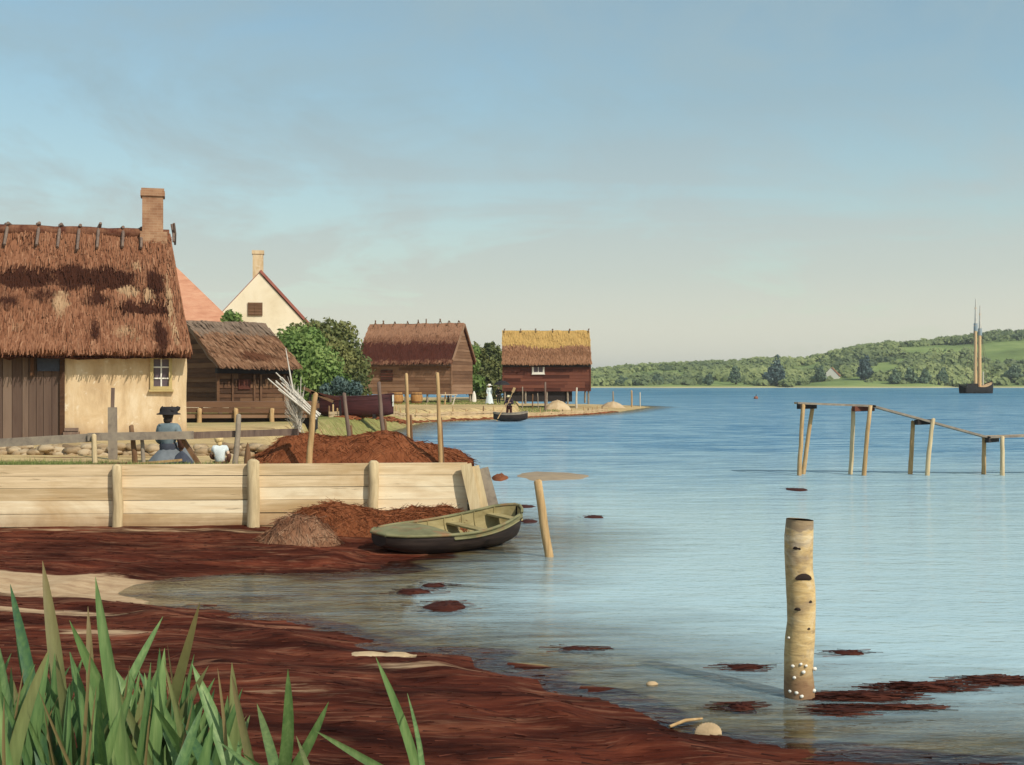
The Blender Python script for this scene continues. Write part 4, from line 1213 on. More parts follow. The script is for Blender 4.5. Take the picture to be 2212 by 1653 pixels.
m_ = MB(); m_.bar(fl(-90, 962), fl(205, 945), .05, .15); m_.build('rail', M['grey_wood'], fen)
m_ = MB(); m_.bar(fl(190, 944, -.06), fl(418, 940, -.06), .05, .14); m_.build('rail', M['grey_wood'], fen)
m_ = MB(); m_.bar(fl(405, 941), fl(645, 933), .05, .12); m_.build('rail', M['purple_stake'], fen)
for (xt, yt, xb, yb, r_, mt, dy) in ((203, 940, 206, 1008, .055, 'post_wood', -.11), (516, 897, 507, 1003, .055, 'grey_wood', -.09), (283, 920, 293, 995, .052, 'brown_stake', .1), (306, 938, 310, 995, .04, 'grey_wood', .08)):
    m_ = MB(); a_ = fl(xb, yb + 12, dy); b_ = fl(xt, yt, dy); m_.stake(a_, b_, r_, r_ * .8, 8, .05, .01); m_.build('post', M[mt], fen)
m_ = MB(); m_.bar(fl(393, 946, .12), fl(434, 1010, .12), .07, .09, (0, 1, 0)); m_.build('brace', M['brown_stake'], fen)
p_ = P(535, 1010, 21.6)
stk = thing('pointed_stake', 'short brown pointed stake just behind the pale bulwark', 'stake', (p_.x, 21.6, .95))
m_ = MB(); m_.tube([(0, 0, -.1), (0, 0, .3), (0, 0, .5), (0, 0, .60)], [.055, .065, .04, .006], 8); m_.build('shaft', M['brown_stake'], stk)
p_ = P(244, 950, 24.2)
pst = thing('plank_post', 'broad weathered plank post standing before the ochre plaster wall', 'post', (p_.x, 24.2, 1.05))
m_ = MB(); zt = P(244, 880, 24.2).z - 1.05; m_.bar((0, 0, -.2), (-.01, 0, zt), .17, .05, (0, 1, 0)); m_.build('plank', M['grey_wood'], pst)
m_ = MB(); m_.bar((-.01, 0, zt - .02), (0, 0, P(246, 838, 24.2).z - 1.05), .06, .045, (0, 1, 0)); m_.build('tip', M['purple_stake'], pst)

# rubble wall by the cottage
RY = 25.6
rub = thing('rubble_wall', 'low rubble stone wall under the rail fence by the cottage', 'stone wall', (-7.6, RY, 1.06))
m_ = MB()
for i in range(260):
    xx = rnd.uniform(-3.4, 2.9 if i % 3 else .8); r_ = rnd.uniform(.05, .115)
    m_.blob((xx, rnd.uniform(-.16, .16), rnd.uniform(.02, .22)), r_, 2, .24, 1.9, i, (1.5, 1, .75), rnd.random())
m_.build('stones', M['stone'], rub)
p_ = P(285, 1000, 21.9)
plk = [(-.62, 0, .0, 1.0, .9, 'brown board lying on the ground behind the bulwark'), (.35, .25, .05, .9, -8, 'thin curved board lying beside the brown stake')]
for k, (dx, dy, z_, L_, an, lb) in enumerate(plk):
    b_ = thing('loose_board', lb, 'board', (p_.x + dx, 21.95 + dy, 1.10), R(an), 'boards lying behind the bulwark')
    m_ = MB(); m_.bar((-L_ / 2, 0, .03), (L_ / 2, 0, .06 + z_), .16, .04); m_.build('board', M['brown_stake' if k == 0 else 'tan_stake'], b_)


# ------------------------------------------------------------------ heaps of seaweed
def heap(name, label, cat, sil_, Y0, depth, zb, mat, nstrand=1500, seed=1, group=None, sl=.22, rough=.07):
    """mound whose crest follows (x, z) points in metres; Gaussian across the depth"""
    xs = [q[0] for q in sil_]; cx_ = sum(xs) / len(xs)
    h_ = thing(name, label, cat, (cx_, Y0, zb), 0, group)
    nx, ny = 130, 56
    x0, x1 = min(xs), max(xs)

    def hz(u, q):
        x = x0 + (x1 - x0) * u
        top = np.interp(x, xs, [p[1] for p in sil_]) - zb
        yy = (q - .5) * 2
        pr = max(0.0, 1 - abs(yy) ** 1.7) ** .8
        n_ = mnoise.noise(Vector((x * 2.6, q * 4 + seed, seed))) * rough + mnoise.noise(Vector((x * 7, q * 10 + seed, 2))) * rough * .5
        n_ += mnoise.noise(Vector((x * 19, q * 24 + seed, 5))) * rough * .3
        return Vector((x - cx_, yy * depth * (0.55 + .45 * math.sin(math.pi * min(max(u, .04), .96)) ** .5), top * pr + n_ * min(1, max(top, 0) * 3) * pr - .06))
    m_ = MB()
    V = [hz(i / nx, j / ny) for j in range(ny + 1) for i in range(nx + 1)]
    m_.add(V, [(j * (nx + 1) + i, j * (nx + 1) + i + 1, (j + 1) * (nx + 1) + i + 1, (j + 1) * (nx + 1) + i) for j in range(ny) for i in range(nx)], .45, True)
    for k in range(nstrand):
        u, q = rnd.random(), rnd.uniform(.02, .75)
        p = hz(u, q); p2 = hz(min(1, u + rnd.uniform(-.03, .03)), max(0, q - rnd.uniform(.02, .08)))
        d = (p2 - p); d = d.normalized() * sl * rnd.uniform(.4, 1.2) if d.length > 1e-6 else Vector((sl, 0, 0))
        d += Vector((rnd.uniform(-1, 1), rnd.uniform(-.3, .3), rnd.uniform(-.2, .25))) * sl * .45
        w_ = Vector((rnd.uniform(-1, 1), rnd.uniform(-1, 1), 1)).normalized() * rnd.uniform(.003, .008)
        m_.add([p - w_ + Vector((0, -.004, .004)), p + w_ + Vector((0, -.004, .006)), p + d + w_ * .4 + Vector((0, -.006, .006)), p + d - w_ * .4 + Vector((0, -.006, .004))], [(0, 1, 2, 3)], rnd.random())
    m_.build('seaweed_mass', mat, h_)
    return h_


def zat(y, Y): return EYE - (y - CY) / F * Y


def xat(x, Y): return (x - CX) / F * Y


Yh = 22.9
heap('seaweed_heap', 'big rust brown seaweed heap on the bank behind the bulwark', 'seaweed heap',
     [(xat(x, Yh), zat(y, Yh)) for x, y in ((560, 975), (585, 960), (610, 938), (640, 930), (680, 931), (720, 938), (760, 936), (800, 929), (835, 923), (868, 930), (890, 948), (915, 952), (945, 952), (975, 964), (1000, 975), (1022, 986))],
     Yh, 1.15, 1.0, M['weed_heap'], 2600, 3, 'seaweed heaps')
Yh = 20.15
heap('seaweed_heap', 'long reddish seaweed heap against the foot of the bulwark beside the dinghy', 'seaweed heap',
     [(xat(x, Yh), zat(y, Yh)) for x, y in ((560, 1162), (600, 1130), (640, 1100), (690, 1085), (735, 1086), (790, 1098), (850, 1102), (900, 1094), (950, 1090), (990, 1098), (1008, 1120))],
     Yh + .40, .52, .04, M['weed_heap'], 2600, 5, 'seaweed heaps')
Yh = 19.45
heap('seaweed_heap', 'pale dusty hump at the end of the long seaweed heap', 'seaweed heap',
     [(xat(x, Yh), zat(y, Yh)) for x, y in ((535, 1176), (575, 1146), (607, 1112), (640, 1104), (680, 1110), (715, 1138), (742, 1172))],
     Yh, .5, .05, streaky('dusty_seaweed', [(.13, .052, .026), (.23, .11, .06), (.38, .24, .15)], (1, 1, 1), 2, .95, .03, tone=True), 1100, 9, 'seaweed heaps')


# ------------------------------------------------------------------ boats
def boat_sections(n, L, prof, m=8):
    return hull_mesh(L, prof, n, m)


def dinghy(label, loc, rz, L, beam, mats, deck_t=.44, name='dinghy', group=None, thwarts=(.62, .80), pitch=0.0, sheer=(.30, .26, .52)):
    """clinker dinghy, bow at local -x; mats = hull, topside, inside"""
    b_ = thing(name, label, 'boat', loc, rz, group)
    b_.rotation_euler = (0, pitch, rz)

    def zs(t_): return sheer[1] + (sheer[0] - sheer[1]) * max(0, (.4 - t_) / .4) ** 2 + (sheer[2] - sheer[1]) * max(0, (t_ - .4) / .6) ** 2

    def hb(t_): return beam / 2 * max(.03, math.sin(math.pi * (0.10 + t_ * .84))) ** .62 * (1.0 if t_ < .92 else max(.22, 1 - ((t_ - .92) / .08) ** 2 * .8)) * (1 if t_ > .06 else .62 + .38 * t_ / .06)

    def pr(t_): return hb(t_), zs(t_), -.10 + .09 * (2 * t_ - 1) ** 4 * 2, 2.1
    n, m = 26, 8
    V, Fc = hull_mesh(L, pr, n, m)
    w = 2 * m + 1

    def side(j0, j1):
        return [f for f in Fc if j0 <= (min(f) % w) < j1]
    h_ = MB(); h_.add(V, side(1, w - 2), .5, True)
    h_.add([V[i] for i in range(w)], [tuple(range(w))], .5); h_.add([V[n * w + i] for i in range(w)], [tuple(reversed(range(w)))], .5)
    h_.build('hull', mats[0], b_)
    k = MB(); i_cut = int(n * .36) if deck_t > 0 else 0
    for j0, j1 in ((0, 1), (w - 2, w - 1)):
        k.add(V, [f for f in side(j0, j1) if min(f) // w >= i_cut], .5, True)
        if i_cut: h2_ = MB(); h2_.add(V, [f for f in side(j0, j1) if min(f) // w < i_cut], .5, True); h2_.build('bow_strake', mats[0], b_)
    # rubbing strake along the plank edge
    for j in (1, w - 2):
        k.tube([Vector(V[i * w + j]) + Vector((0, math.copysign(.008, V[i * w + j][1]), 0)) for i in range(i_cut, n + 1)], .014, 5)
    k.build('topside_strake', mats[1], b_)
    g_ = MB()
    for s_ in (0, w - 1):
        g_.tube([Vector(V[i * w + s_]) + Vector((0, 0, .008)) for i in range(n + 1)], .026, 6)
    g_.tube([V[n * w], V[n * w + w - 1]], .026, 6); g_.tube([V[0], V[w - 1]], .026, 6)
    g_.build('gunwale', mats[1], b_)
    # inside skin
    Vi, Fi = hull_mesh(L * .985, lambda t_: (max(.02, hb(t_) - .03), zs(t_) - .01, -.04 + .09 * (2 * t_ - 1) ** 4 * 2, 2.1), n, m)
    i_ = MB(); i_.add(Vi, [f[::-1] for f in Fi if min(f) // w >= int(deck_t * n) - 2], .5, True)
    for t_ in np.linspace(deck_t + .06, .95, 6):       # ribs
        i0 = int(t_ * n)
        i_.tube([Vector(Vi[i0 * w + j]) * 1.0 + Vector((0, 0, .012)) for j in range(w)], .013, 4)
    i_.build('inside', mats[2], b_)
    if deck_t > 0:
        d_ = MB(); nd = int(deck_t * n); rows_ = []
        for i in range(nd + 1):
            t_ = i / n
            rows_.append([((t_ - .5) * L, hb(t_) * q * (1.0), zs(t_) + .012 + .05 * (1 - q * q) * math.sin(min(1, t_ / deck_t + .15) * 2.2)) for q in np.linspace(-1, 1, 9)])
        vs = [p for r_ in rows_ for p in r_]
        d_.add(vs, [(i * 9 + j, i * 9 + j + 1, (i + 1) * 9 + j + 1, (i + 1) * 9 + j)[::-1] for i in range(nd) for j in range(8)], .5, True)
        e_ = rows_[-1]
        d_.add([*e_, *[(x, y * .96, z - .07) for x, y, z in e_]], [(j, j + 1, 9 + j + 1, 9 + j) for j in range(8)], .5)
        d_.build('foredeck', mats[1], b_)
    for t_ in thwarts:
        q = MB(); q.box(((t_ - .5) * L, 0, zs(t_) - .10), (.20, 2 * hb(t_) - .07, .03)); q.build('thwart', mats[2], b_)
    return b_


pa, pb = G(838, 1197), G(1098, 1168)
mid_ = (pa + pb) / 2
dv_ = (pb - pa)
dg_ = dinghy('old olive green dinghy with a black bottom lying at the water edge by the bulwark', (mid_.x, mid_.y, .07), math.atan2(dv_.y, dv_.x) + R(2), 2.85, 1.24,
       (M['boat_hull'], M['boat_olive'], M['boat_in']), .37, 'dinghy', None, (.66, .90), 0.0, (.26, .25, .50))
dg_.rotation_euler.x = R(4)
# maroon rowboat drawn up before the brown shed
p_ = P(765, 893, 62)
mr = dinghy('dark maroon rowboat with a white stern drawn up on the grass', (p_.x, 62.2, .95), R(2), 3.9, 1.3, (M['maroon'], M['maroon'], M['boat_in']), 0.0, 'rowboat', None, (.3, .55, .75), 0.0, (1.0, .94, 1.10))
m_ = MB(); m_.box((1.93, 0, .86), (.06, .55, .34)); m_.box((1.93, 0, .58), (.05, .30, .26)); m_.build('white_stern', M['white_paint'], mr)
for q in (-1.1, 1.0):
    m_ = MB(); m_.box((q, 0, -.05), (.14, 1.0, .22)); m_.build('chock', M['tar'], mr)
for k, (x0, y0, x1, y1, lb) in enumerate(((655, 838, 720, 868, 'brown spar leaning over the stem of the maroon rowboat'), (672, 848, 735, 862, 'reddish board lying beside the stem of the maroon rowboat'))):
    a_, b_ = P(x0, y0, 60.5), P(x1, y1, 60.5)
    s_ = thing('spar', lb, 'spar', (a_.x, 60.5, .9), 0, 'spars by the maroon rowboat')
    o_ = Vector((a_.x, 60.5, .9))
    m_ = MB(); m_.bar(a_ - o_, b_ - o_, .2, .14); m_.build('beam', M['clap_red' if k else 'brown_stake'], s_)
    m_ = MB(); m_.bar((.3, .1, -.1), (.35, .05, a_.z - .9 - .12), .10, .10); m_.bar(((b_ - a_).x, .1, -.1), ((b_ - a_).x - .02, .05, b_.z - .9 - .05), .10, .10); m_.build('prop', M['tar'], s_)

# bundle of whitish rods
BY = 26.4
bo = Vector((P(643, 935, BY).x, BY, 1.05))
bd = thing('rod_bundle', 'whitish bundle of crossed rods and broom twigs tied to a tall thin pole', 'marker poles', bo)
m_ = MB(); m_.tube([P(646, 975, BY) - bo, P(634, 850, BY) - bo, P(617, 752, BY) - bo], [.028, .022, .008], 6); m_.build('pole', M['white_rod'], bd)
for k in range(9):
    f_ = k / 8
    m_ = MB()
    a_ = P(588 + 20 * f_ + rnd.uniform(-11, 11), 830 - 18 * f_ + rnd.uniform(-14, 14), BY - .1 + .04 * k); b_ = P(676 + 16 * f_ + rnd.uniform(-9, 9), 905 - 6 * f_ + rnd.uniform(-10, 10), BY - .25 + .03 * k)
    m_.tube([a_ - bo, (a_ + b_) / 2 - bo + Vector((0, 0, rnd.uniform(-.02, .02))), b_ - bo], [.012, .022, .017], 5); m_.build('rod', M['white_rod'], bd)
m_ = MB()
for k in range(190):
    a_ = P(646 + rnd.uniform(-4, 4), 940 + rnd.uniform(-40, 4), BY + rnd.uniform(-.1, .1)); b_ = P(638 + rnd.uniform(-24, 22), 866 + rnd.gauss(0, 24), BY + rnd.uniform(-.25, .25))
    m_.tube([a_ - bo, (a_ + b_) / 2 - bo + Vector((rnd.uniform(-.05, .05), 0, 0)), b_ - bo], [.009, .007, .004], 3, False)
m_.build('broom', M['white_rod'], bd)

# tall stakes round the heap
gs = 'net drying stakes round the seaweed heap'
for (xt, yt, xb, yb, Y, r_, mt, lb) in ((681, 851, 668, 1003, 21.65, .060, 'tan_stake', 'crooked pale tan stake in front of the big heap, beside the rod bundle'),
                                        (744, 850, 756, 945, 24.1, .050, 'purple_stake', 'dark grey leaning stake before the stem of the maroon rowboat'),
                                        (818, 826, 830, 935, 24.3, .050, 'purple_stake', 'dark grey leaning stake before the white stern of the rowboat'),
                                        (878, 808, 886, 955, 24.0, .042, 'tan_stake', 'tall tan stake in front of the brown shed wall'),
                                        (945, 806, 952, 995, 22.0, .042, 'tan_stake', 'tallest tan stake rising from the water side of the heap')):
    a_ = P(xb, yb, Y); b_ = P(xt, yt, Y)
    zb = 1.0
    a2 = b_ + (a_ - b_) * ((b_.z - zb) / (b_.z - a_.z))
    s_ = thing('net_stake', lb, 'stake', a2, 0, gs)
    m_ = MB(); m_.stake((a2 - a2) + Vector((0, 0, -.15)), b_ - a2, r_, r_ * .72, 9, .07, .012, 8); m_.build('shaft', M[mt], s_)
    if mt == 'purple_stake' or xt > 860:
        m_ = MB(); f_ = (b_ - a2) * .42; m_.stake(f_ * .0 + Vector((r_ * 1.1, .03, -.1)), f_ * 1.3 + Vector((r_ * .8, .03, 0)), r_ * .7, r_ * .5, 7, .07, .01, 4); m_.build('splint', M['brown_stake'], s_)


# ------------------------------------------------------------------ jetty
JY = F * EYE / (1026 - CY)
jt = thing('bathing_jetty', 'rickety wooden jetty on paired legs sloping down to the right', 'jetty', (P(1925, 0, JY).x, JY, 0))
jx = P(1925, 0, JY).x


def jl(x, y, dy=0.0):
    p = P(x, y, JY); return Vector((p.x - jx, dy, p.z))


deckpts = [(1722, 871), (1882, 877), (2128, 944), (2330, 938)]
for k, (q0, q1) in enumerate(zip(deckpts[:-1], deckpts[1:])):
    for s_ in (-1, 1):
        m_ = MB(); a_, b_ = jl(*q0, s_ * .13), jl(*q1, s_ * .13)
        m_.bar(a_ - (b_ - a_).normalized() * .03, b_ + (b_ - a_).normalized() * (.06 if k < 2 else 0), .24, .055); m_.build('walkway_plank', M['grey_wood' if s_ < 0 or k == 1 else 'tan_stake'], jt)
for (a, b, ya, yb, xa, xb) in ((1720, 1766, 878, 878, 0, 0), (1838, 1892, 883, 883, 0, 0), (1972, 2016, 912, 912, 0, 0), (2124, 2162, 950, 950, 0, 0)):
    m_ = MB(); m_.bar(jl(a, ya, -.26), jl(b, yb, .26), .11, .14); m_.build('cross_beam', M['clap_red'] if a > 1800 and a < 1900 else M['tar'], jt)
for (xt, yt, xb, dy) in ((1731, 872, 1722, -.24), (1760, 874, 1739, .24), (1848, 880, 1841, .24), (1875, 874, 1863, -.24), (1979, 908, 1973, .24), (2009, 902, 1998, -.24), (2133, 944, 2131, .24), (2158, 940, 2158, -.24), (2300, 936, 2300, -.2), (2330, 936, 2330, .2)):
    m_ = MB(); b_ = jl(xt, yt + 3, dy); a_ = jl(xb, 1026, dy); a_ = b_ + (a_ - b_) * 1.35
    m_.stake(a_, b_, .068, .056, 9, .06, .010, 7); m_.build('leg', M['tan_stake'] if rnd.random() < .6 else M['post_wood'], jt)

# posts in the water
p_ = G(1728, 1505)
BH = zat(1122, p_.y)
bp_ = thing('birch_post', 'stout birch bark mooring post with white barnacles near the water', 'post', (p_.x, p_.y, 0))
m_ = MB()
pts = [(.012 * math.sin(i * .9), 0, -.5 + (BH + .5) * i / 14) for i in range(15)]
m_.tube(pts, [.124 - .010 * i / 14 + .004 * math.sin(i * 2.1) for i in range(15)], 22, False, .5, .018)
m_.add([(.114 * math.cos(a), .114 * math.sin(a), BH + .012 * math.cos(a + 2)) for a in np.linspace(0, 2 * math.pi, 22, endpoint=False)], [tuple(range(22))], .5)
m_.build('trunk', M['birch'], bp_)
m_ = MB()
m_.add([(.112 * math.cos(a), .112 * math.sin(a), BH + .006 + .012 * math.cos(a + 2)) for a in np.linspace(0, 2 * math.pi, 22, endpoint=False)], [tuple(range(22))], .5); m_.build('cut_top', M['grey_wood'], bp_)
for (an, z_, sx, sz) in ((-88, 1.0, .070, .040), (-122, 1.24, .045, .026), (-58, .80, .045, .028), (-112, .74, .03, .018), (-66, .58, .03, .016)):
    m_ = MB(); a = R(an)
    o_ = Vector((.119 * math.cos(a), .119 * math.sin(a), z_))
    tn_ = Vector((-math.sin(a), math.cos(a), 0))
    nn_ = Vector((math.cos(a), math.sin(a), 0))
    ring = [o_ + tn_ * sx * math.cos(q) + Vector((0, 0, sz * (math.sin(q) * (1 if math.sin(q) > 0 else .45)) - .25 * abs(math.cos(q)) * sz)) - nn_ * .004 * abs(math.cos(q)) * 3 for q in np.linspace(0, 2 * math.pi, 14, endpoint=False)]
    m_.add(ring + [o_ + nn_ * .012], [(i, (i + 1) % 14, 14) for i in range(14)], .5, True); m_.build('knot', M['knot'], bp_)
for k in range(11):
    m_ = MB(); an = R(rnd.uniform(-150, -25)); z_ = rnd.uniform(.03, .30) if k else .50
    if k == 0: an = R(-150)
    m_.blob((.121 * math.cos(an), .121 * math.sin(an), z_), rnd.uniform(.011, .019), 2, .15, squash=(1, 1, .85)); m_.build('barnacle', M['barnacle'], bp_)
a_, b_ = G(1186, 1203), None
b_ = P(1161, 1040, a_.y)
mp_ = thing('mooring_post', 'thin tan mooring post standing in the calm water beyond the dinghy', 'post', (a_.x, a_.y, 0))
m_ = MB(); m_.stake((b_ - a_) * -.5, b_ - a_, .070, .062, 10, .05, .012, 8); m_.build('shaft', M['tan_stake'], mp_)

# low banks and drifting weed in the water
def bank(name, label, cat, x0, x1, y, yd, hgt, mat, kind=None, group=None, seed=0, strands=0):
    """low irregular mound rising from the water between picture columns x0..x1, front at y, back at y - yd"""
    a_, b_ = G(x0, y), G(x1, y); c_ = G((x0 + x1) / 2, y - yd)
    mx_ = (a_.x + b_.x) / 2; my_ = (a_.y + c_.y) / 2
    rx, ry = (b_.x - a_.x) / 2, max(.05, (c_.y - a_.y) / 2)
    th_ = thing(name, label, cat, (mx_, my_, -.01), 0, group)
    m_ = MB(); n = 40; K = 7
    vs = [(0, 0, hgt)]
    for j in range(1, K + 1):
        for i in range(n):
            an = 2 * math.pi * i / n; q = j / K
            k = q * (1 + .32 * mnoise.noise(Vector((math.cos(an) * 1.5 + seed, math.sin(an) * 1.5, seed * 1.7))))
            vs.append((rx * k * math.cos(an), ry * k * math.sin(an), hgt * (1 - q ** 4) * (1 + .5 * mnoise.noise(Vector((math.cos(an) * q * 4, math.sin(an) * q * 4 + seed, 3)))) - .02 * q ** 6))
    fs = [(0, 1 + i, 1 + (i + 1) % n) for i in range(n)]
    for j in range(K - 1):
        for i in range(n): fs.append((1 + j * n + i, 1 + (j + 1) * n + i, 1 + (j + 1) * n + (i + 1) % n, 1 + j * n + (i + 1) % n))
    m_.add(vs, fs, .5, True)
    for k in range(strands):
        an = rnd.uniform(0, 6.283); q = rnd.random() ** .5 * 1.3
        p = Vector((rx * q * math.cos(an), ry * q * math.sin(an), max(.012, hgt * (1 - q ** 3)) + .003))
        d = Vector((rnd.choice((-1, 1)), rnd.uniform(-.28, .28), 0)).normalized() * rnd.uniform(.06, .24)
        w_ = Vector((-d.y, d.x, 0)).normalized() * rnd.uniform(.003, .009)
        m_.add([p - w_, p + w_, p + d + w_ * .3 + Vector((0, 0, rnd.uniform(-.01, .01))), p + d - w_ * .3], [(0, 1, 2, 3)], rnd.random())
    m_.build('weed' if strands else 'mound', mat, th_)
    return th_


bank('sandbank', 'flat brown sandbank rising from the water behind the thin mooring post', 'sandbank', 1108, 1282, 1040, 22, .05, M['mud_flat'], seed=3)
bank('sandbank', 'tiny reddish bank in the water off the corner of the bulwark', 'sandbank', 1062, 1098, 1040, 14, .09, M['weed_heap'], seed=5)
gw = 'seaweed clumps drifting in the shallows'
for k, (x0, x1, y, yd, hg, ns, lb) in enumerate(((905, 1015, 1322, 22, .05, 60, 'reddish weed clump below the dinghy, farthest from the bulwark'),
                                                 (850, 935, 1285, 12, .04, 50, 'brown weed clump floating just below the bow of the dinghy'),
                                                 (905, 965, 1270, 9, .03, 40, 'small brown weed streak close under the dinghy'),
                                                 (1570, 1665, 1449, 13, .03, 50, 'dark weed strip floating left of the birch post'),
                                                 (1800, 1880, 1416, 10, .03, 40, 'thin weed strip floating beyond the birch post to its right'),
                                                 (1575, 1640, 1536, 16, .04, 60, 'knotted weed clump between the birch post and the beach'),
                                                 (1770, 1960, 1514, 15, .05, 420, 'large weed raft beside the foot of the birch post'),
                                                 (1910, 2090, 1494, 15, .05, 400, 'long weed raft trailing away from the birch post'),
                                                 (1840, 2000, 1534, 9, .03, 300, 'dark red edge of weed in front of the large raft'),
                                                 (2090, 2250, 1480, 18, .03, 300, 'weed raft reaching out of the picture past the birch post'),
                                                 (1790, 1860, 1545, 20, .02, 200, 'loose weed tangle just in front of the birch post foot'),
                                                 (1262, 1312, 1121, 8, .03, 16, 'small dark weed patch alone on the open calm water'),
                                                 (1118, 1165, 1131, 10, .03, 16, 'grey weed patch between the dinghy stern and mooring post'),
                                                 (1085, 1165, 1098, 7, .03, 20, 'dark weed patch behind the dinghy stern'),
                                                 (1200, 1290, 1405, 9, .02, 40, 'faint weed streak off the near beach'),
                                                 (1700, 1760, 1062, 8, .03, 10, 'dark weed patch under the first jetty legs'),
                                                 )):
    bank('seaweed_clump', lb, 'seaweed', x0, x1, y, yd, hg, M['weed_wet'], None, gw, k * 1.3 + .7, ns)


# ------------------------------------------------------------------ people
def skin_mesh(name, verts, edges, mat, parent, sub=1, root=0):
    """verts: list of (pos, radius); grown with a Skin modifier into one continuous surface"""
    me = bpy.data.meshes.new(name)
    me.from_pydata([tuple(v[0]) for v in verts], edges, [])
    o = bpy.data.objects.new(name, me); COL.objects.link(o)
    sk = o.modifiers.new('s', 'SKIN'); sk.use_smooth_shade = True
    ss = o.modifiers.new('u', 'SUBSURF'); ss.levels = sub; ss.render_levels = sub
    for i, v in enumerate(verts):
        r_ = v[1] if isinstance(v[1], (tuple, list)) else (v[1], v[1])
        me.skin_vertices[0].data[i].radius = r_
        me.skin_vertices[0].data[i].use_root = (i == root)
    dg = bpy.context.evaluated_depsgraph_get(); dg.update()
    nm_ = bpy.data.meshes.new_from_object(o.evaluated_get(dg))
    o.modifiers.clear(); o.data = nm_; bpy.data.meshes.remove(me)
    nm_.materials.clear(); nm_.materials.append(mat)
    nm_.polygons.foreach_set('use_smooth', [True] * len(nm_.polygons))
    o.parent = parent
    return o


STAND = dict(pelvis=(0, 0, .93), waist=(0, 0, 1.08), chest=(0, .01, 1.28), neck=(0, .01, 1.44), head=(0, -.01, 1.58), crown=(0, 0, 1.68),
             shl=(-.17, .01, 1.38), ell=(-.22, .03, 1.10), wrl=(-.21, -.06, .87), shr=(.17, .01, 1.38), elr=(.22, .03, 1.10), wrr=(.21, -.06, .87),
             hil=(-.09, 0, .88), knl=(-.10, -.02, .49), anl=(-.10, .02, .09), tol=(-.11, -.15, .04), hir=(.09, 0, .88), knr=(.10, -.02, .49), anr=(.10, .02, .09), tor=(.11, -.15, .04))


def person(label, loc, rz, pose=None, scale=1.0, skin='skin', hair='hair_dark', hair_long=False, group=None):
    """body facing local -y, as one continuous skinned figure with fingers and a face"""
    J = {k: Vector(v) for k, v in STAND.items()}
    for k, v in (pose or {}).items(): J[k] = Vector(v)
    pr = thing('person', label, 'person', loc, rz, group)
    S = scale
    vs, es, ix = [], [], {}

    def add(n, p, r_): ix[n] = len(vs); vs.append((p * S, r_ * S if not isinstance(r_, tuple) else (r_[0] * S, r_[1] * S)))
    add('pelvis', J['pelvis'], (.135, .105)); add('waist', J['waist'], (.115, .09)); add('chest', J['chest'], (.135, .10)); add('neck', J['neck'], .050)
    hd = (J['crown'] - J['neck']).normalized(); fw = Vector((0, -1, 0)); fw = (fw - hd * fw.dot(hd)).normalized()
    add('jaw', J['head'] - hd * .055 + fw * .02, .060); add('head', J['head'] + hd * .01, (.078, .09)); add('crown', J['crown'] - hd * .025, (.062, .07))
    add('nose', J['head'] + fw * .098 - hd * .012, .014)
    for s_, q in (('l', -1), ('r', 1)):
        add('sh' + s_, J['sh' + s_], .058); add('el' + s_, J['el' + s_], .042); add('wr' + s_, J['wr' + s_], .028)
        hv = (J['wr' + s_] - J['el' + s_]).normalized()
        pm = J['wr' + s_] + hv * .07
        add('pa' + s_, pm, (.034, .018))
        side = hv.cross(Vector((0, 0, 1)));  side = side.normalized() if side.length > .1 else Vector((0, 1, 0))
        curl = hv.cross(side).normalized() * .5
        for k, L_ in enumerate((.062, .075, .070, .052)):
            b_ = pm + side * (.024 - .016 * k) + hv * .025
            add(f'f{s_}{k}', b_, .010); add(f'g{s_}{k}', b_ + (hv + curl * .4).normalized() * L_ * .55, .009); add(f'h{s_}{k}', b_ + (hv + curl * 1.1).normalized() * L_, .007)
            es += [('pa' + s_, f'f{s_}{k}'), (f'f{s_}{k}', f'g{s_}{k}'), (f'g{s_}{k}', f'h{s_}{k}')]
        add('t' + s_, pm + side * .04 - hv * .02, .010); add('u' + s_, pm + side * .058 + hv * .022, .008)
        es += [('pa' + s_, 't' + s_), ('t' + s_, 'u' + s_)]
        add('hi' + s_, J['hi' + s_], .088); add('kn' + s_, J['kn' + s_], .056); add('an' + s_, J['an' + s_], .038); add('to' + s_, J['to' + s_], .032)
        es += [('chest', 'sh' + s_), ('sh' + s_, 'el' + s_), ('el' + s_, 'wr' + s_), ('wr' + s_, 'pa' + s_), ('pelvis', 'hi' + s_), ('hi' + s_, 'kn' + s_), ('kn' + s_, 'an' + s_), ('an' + s_, 'to' + s_)]
    es += [('pelvis', 'waist'), ('waist', 'chest'), ('chest', 'neck'), ('neck', 'jaw'), ('jaw', 'head'), ('head', 'crown'), ('head', 'nose')]
    skin_mesh('body', vs, [(ix[a], ix[b]) for a, b in es], M[skin], pr, 1)
    rt = hd.cross(fw)
    for q in (-1, 1):
        e_ = MB(); e_.blob((J['head'] + fw * .083 + rt * q * .032 + hd * .018) * S, .010 * S, 1, 0); e_.build('eye', M['tar'], pr)
    m_ = MB(); m_.blob((J['head'] + fw * .078 - hd * .058) * S, .016 * S, 1, 0, squash=(1.3, .5, .35)); m_.build('mouth', M['clap_red'], pr)
    h_ = MB(); h_.blob((J['head'] + hd * .035 - fw * .022) * S, .108 * S, 2, .06, 3, squash=(.92, 1.0, 1.0))
    if hair_long: h_.blob((J['head'] - hd * .06 - fw * .06) * S, .075 * S, 2, .08, 3, squash=(1.0, .7, 1.1))
    hr = h_.build('hair', M[hair], pr)
    pr['_s'] = S
    return pr, J, hd, fw, rt


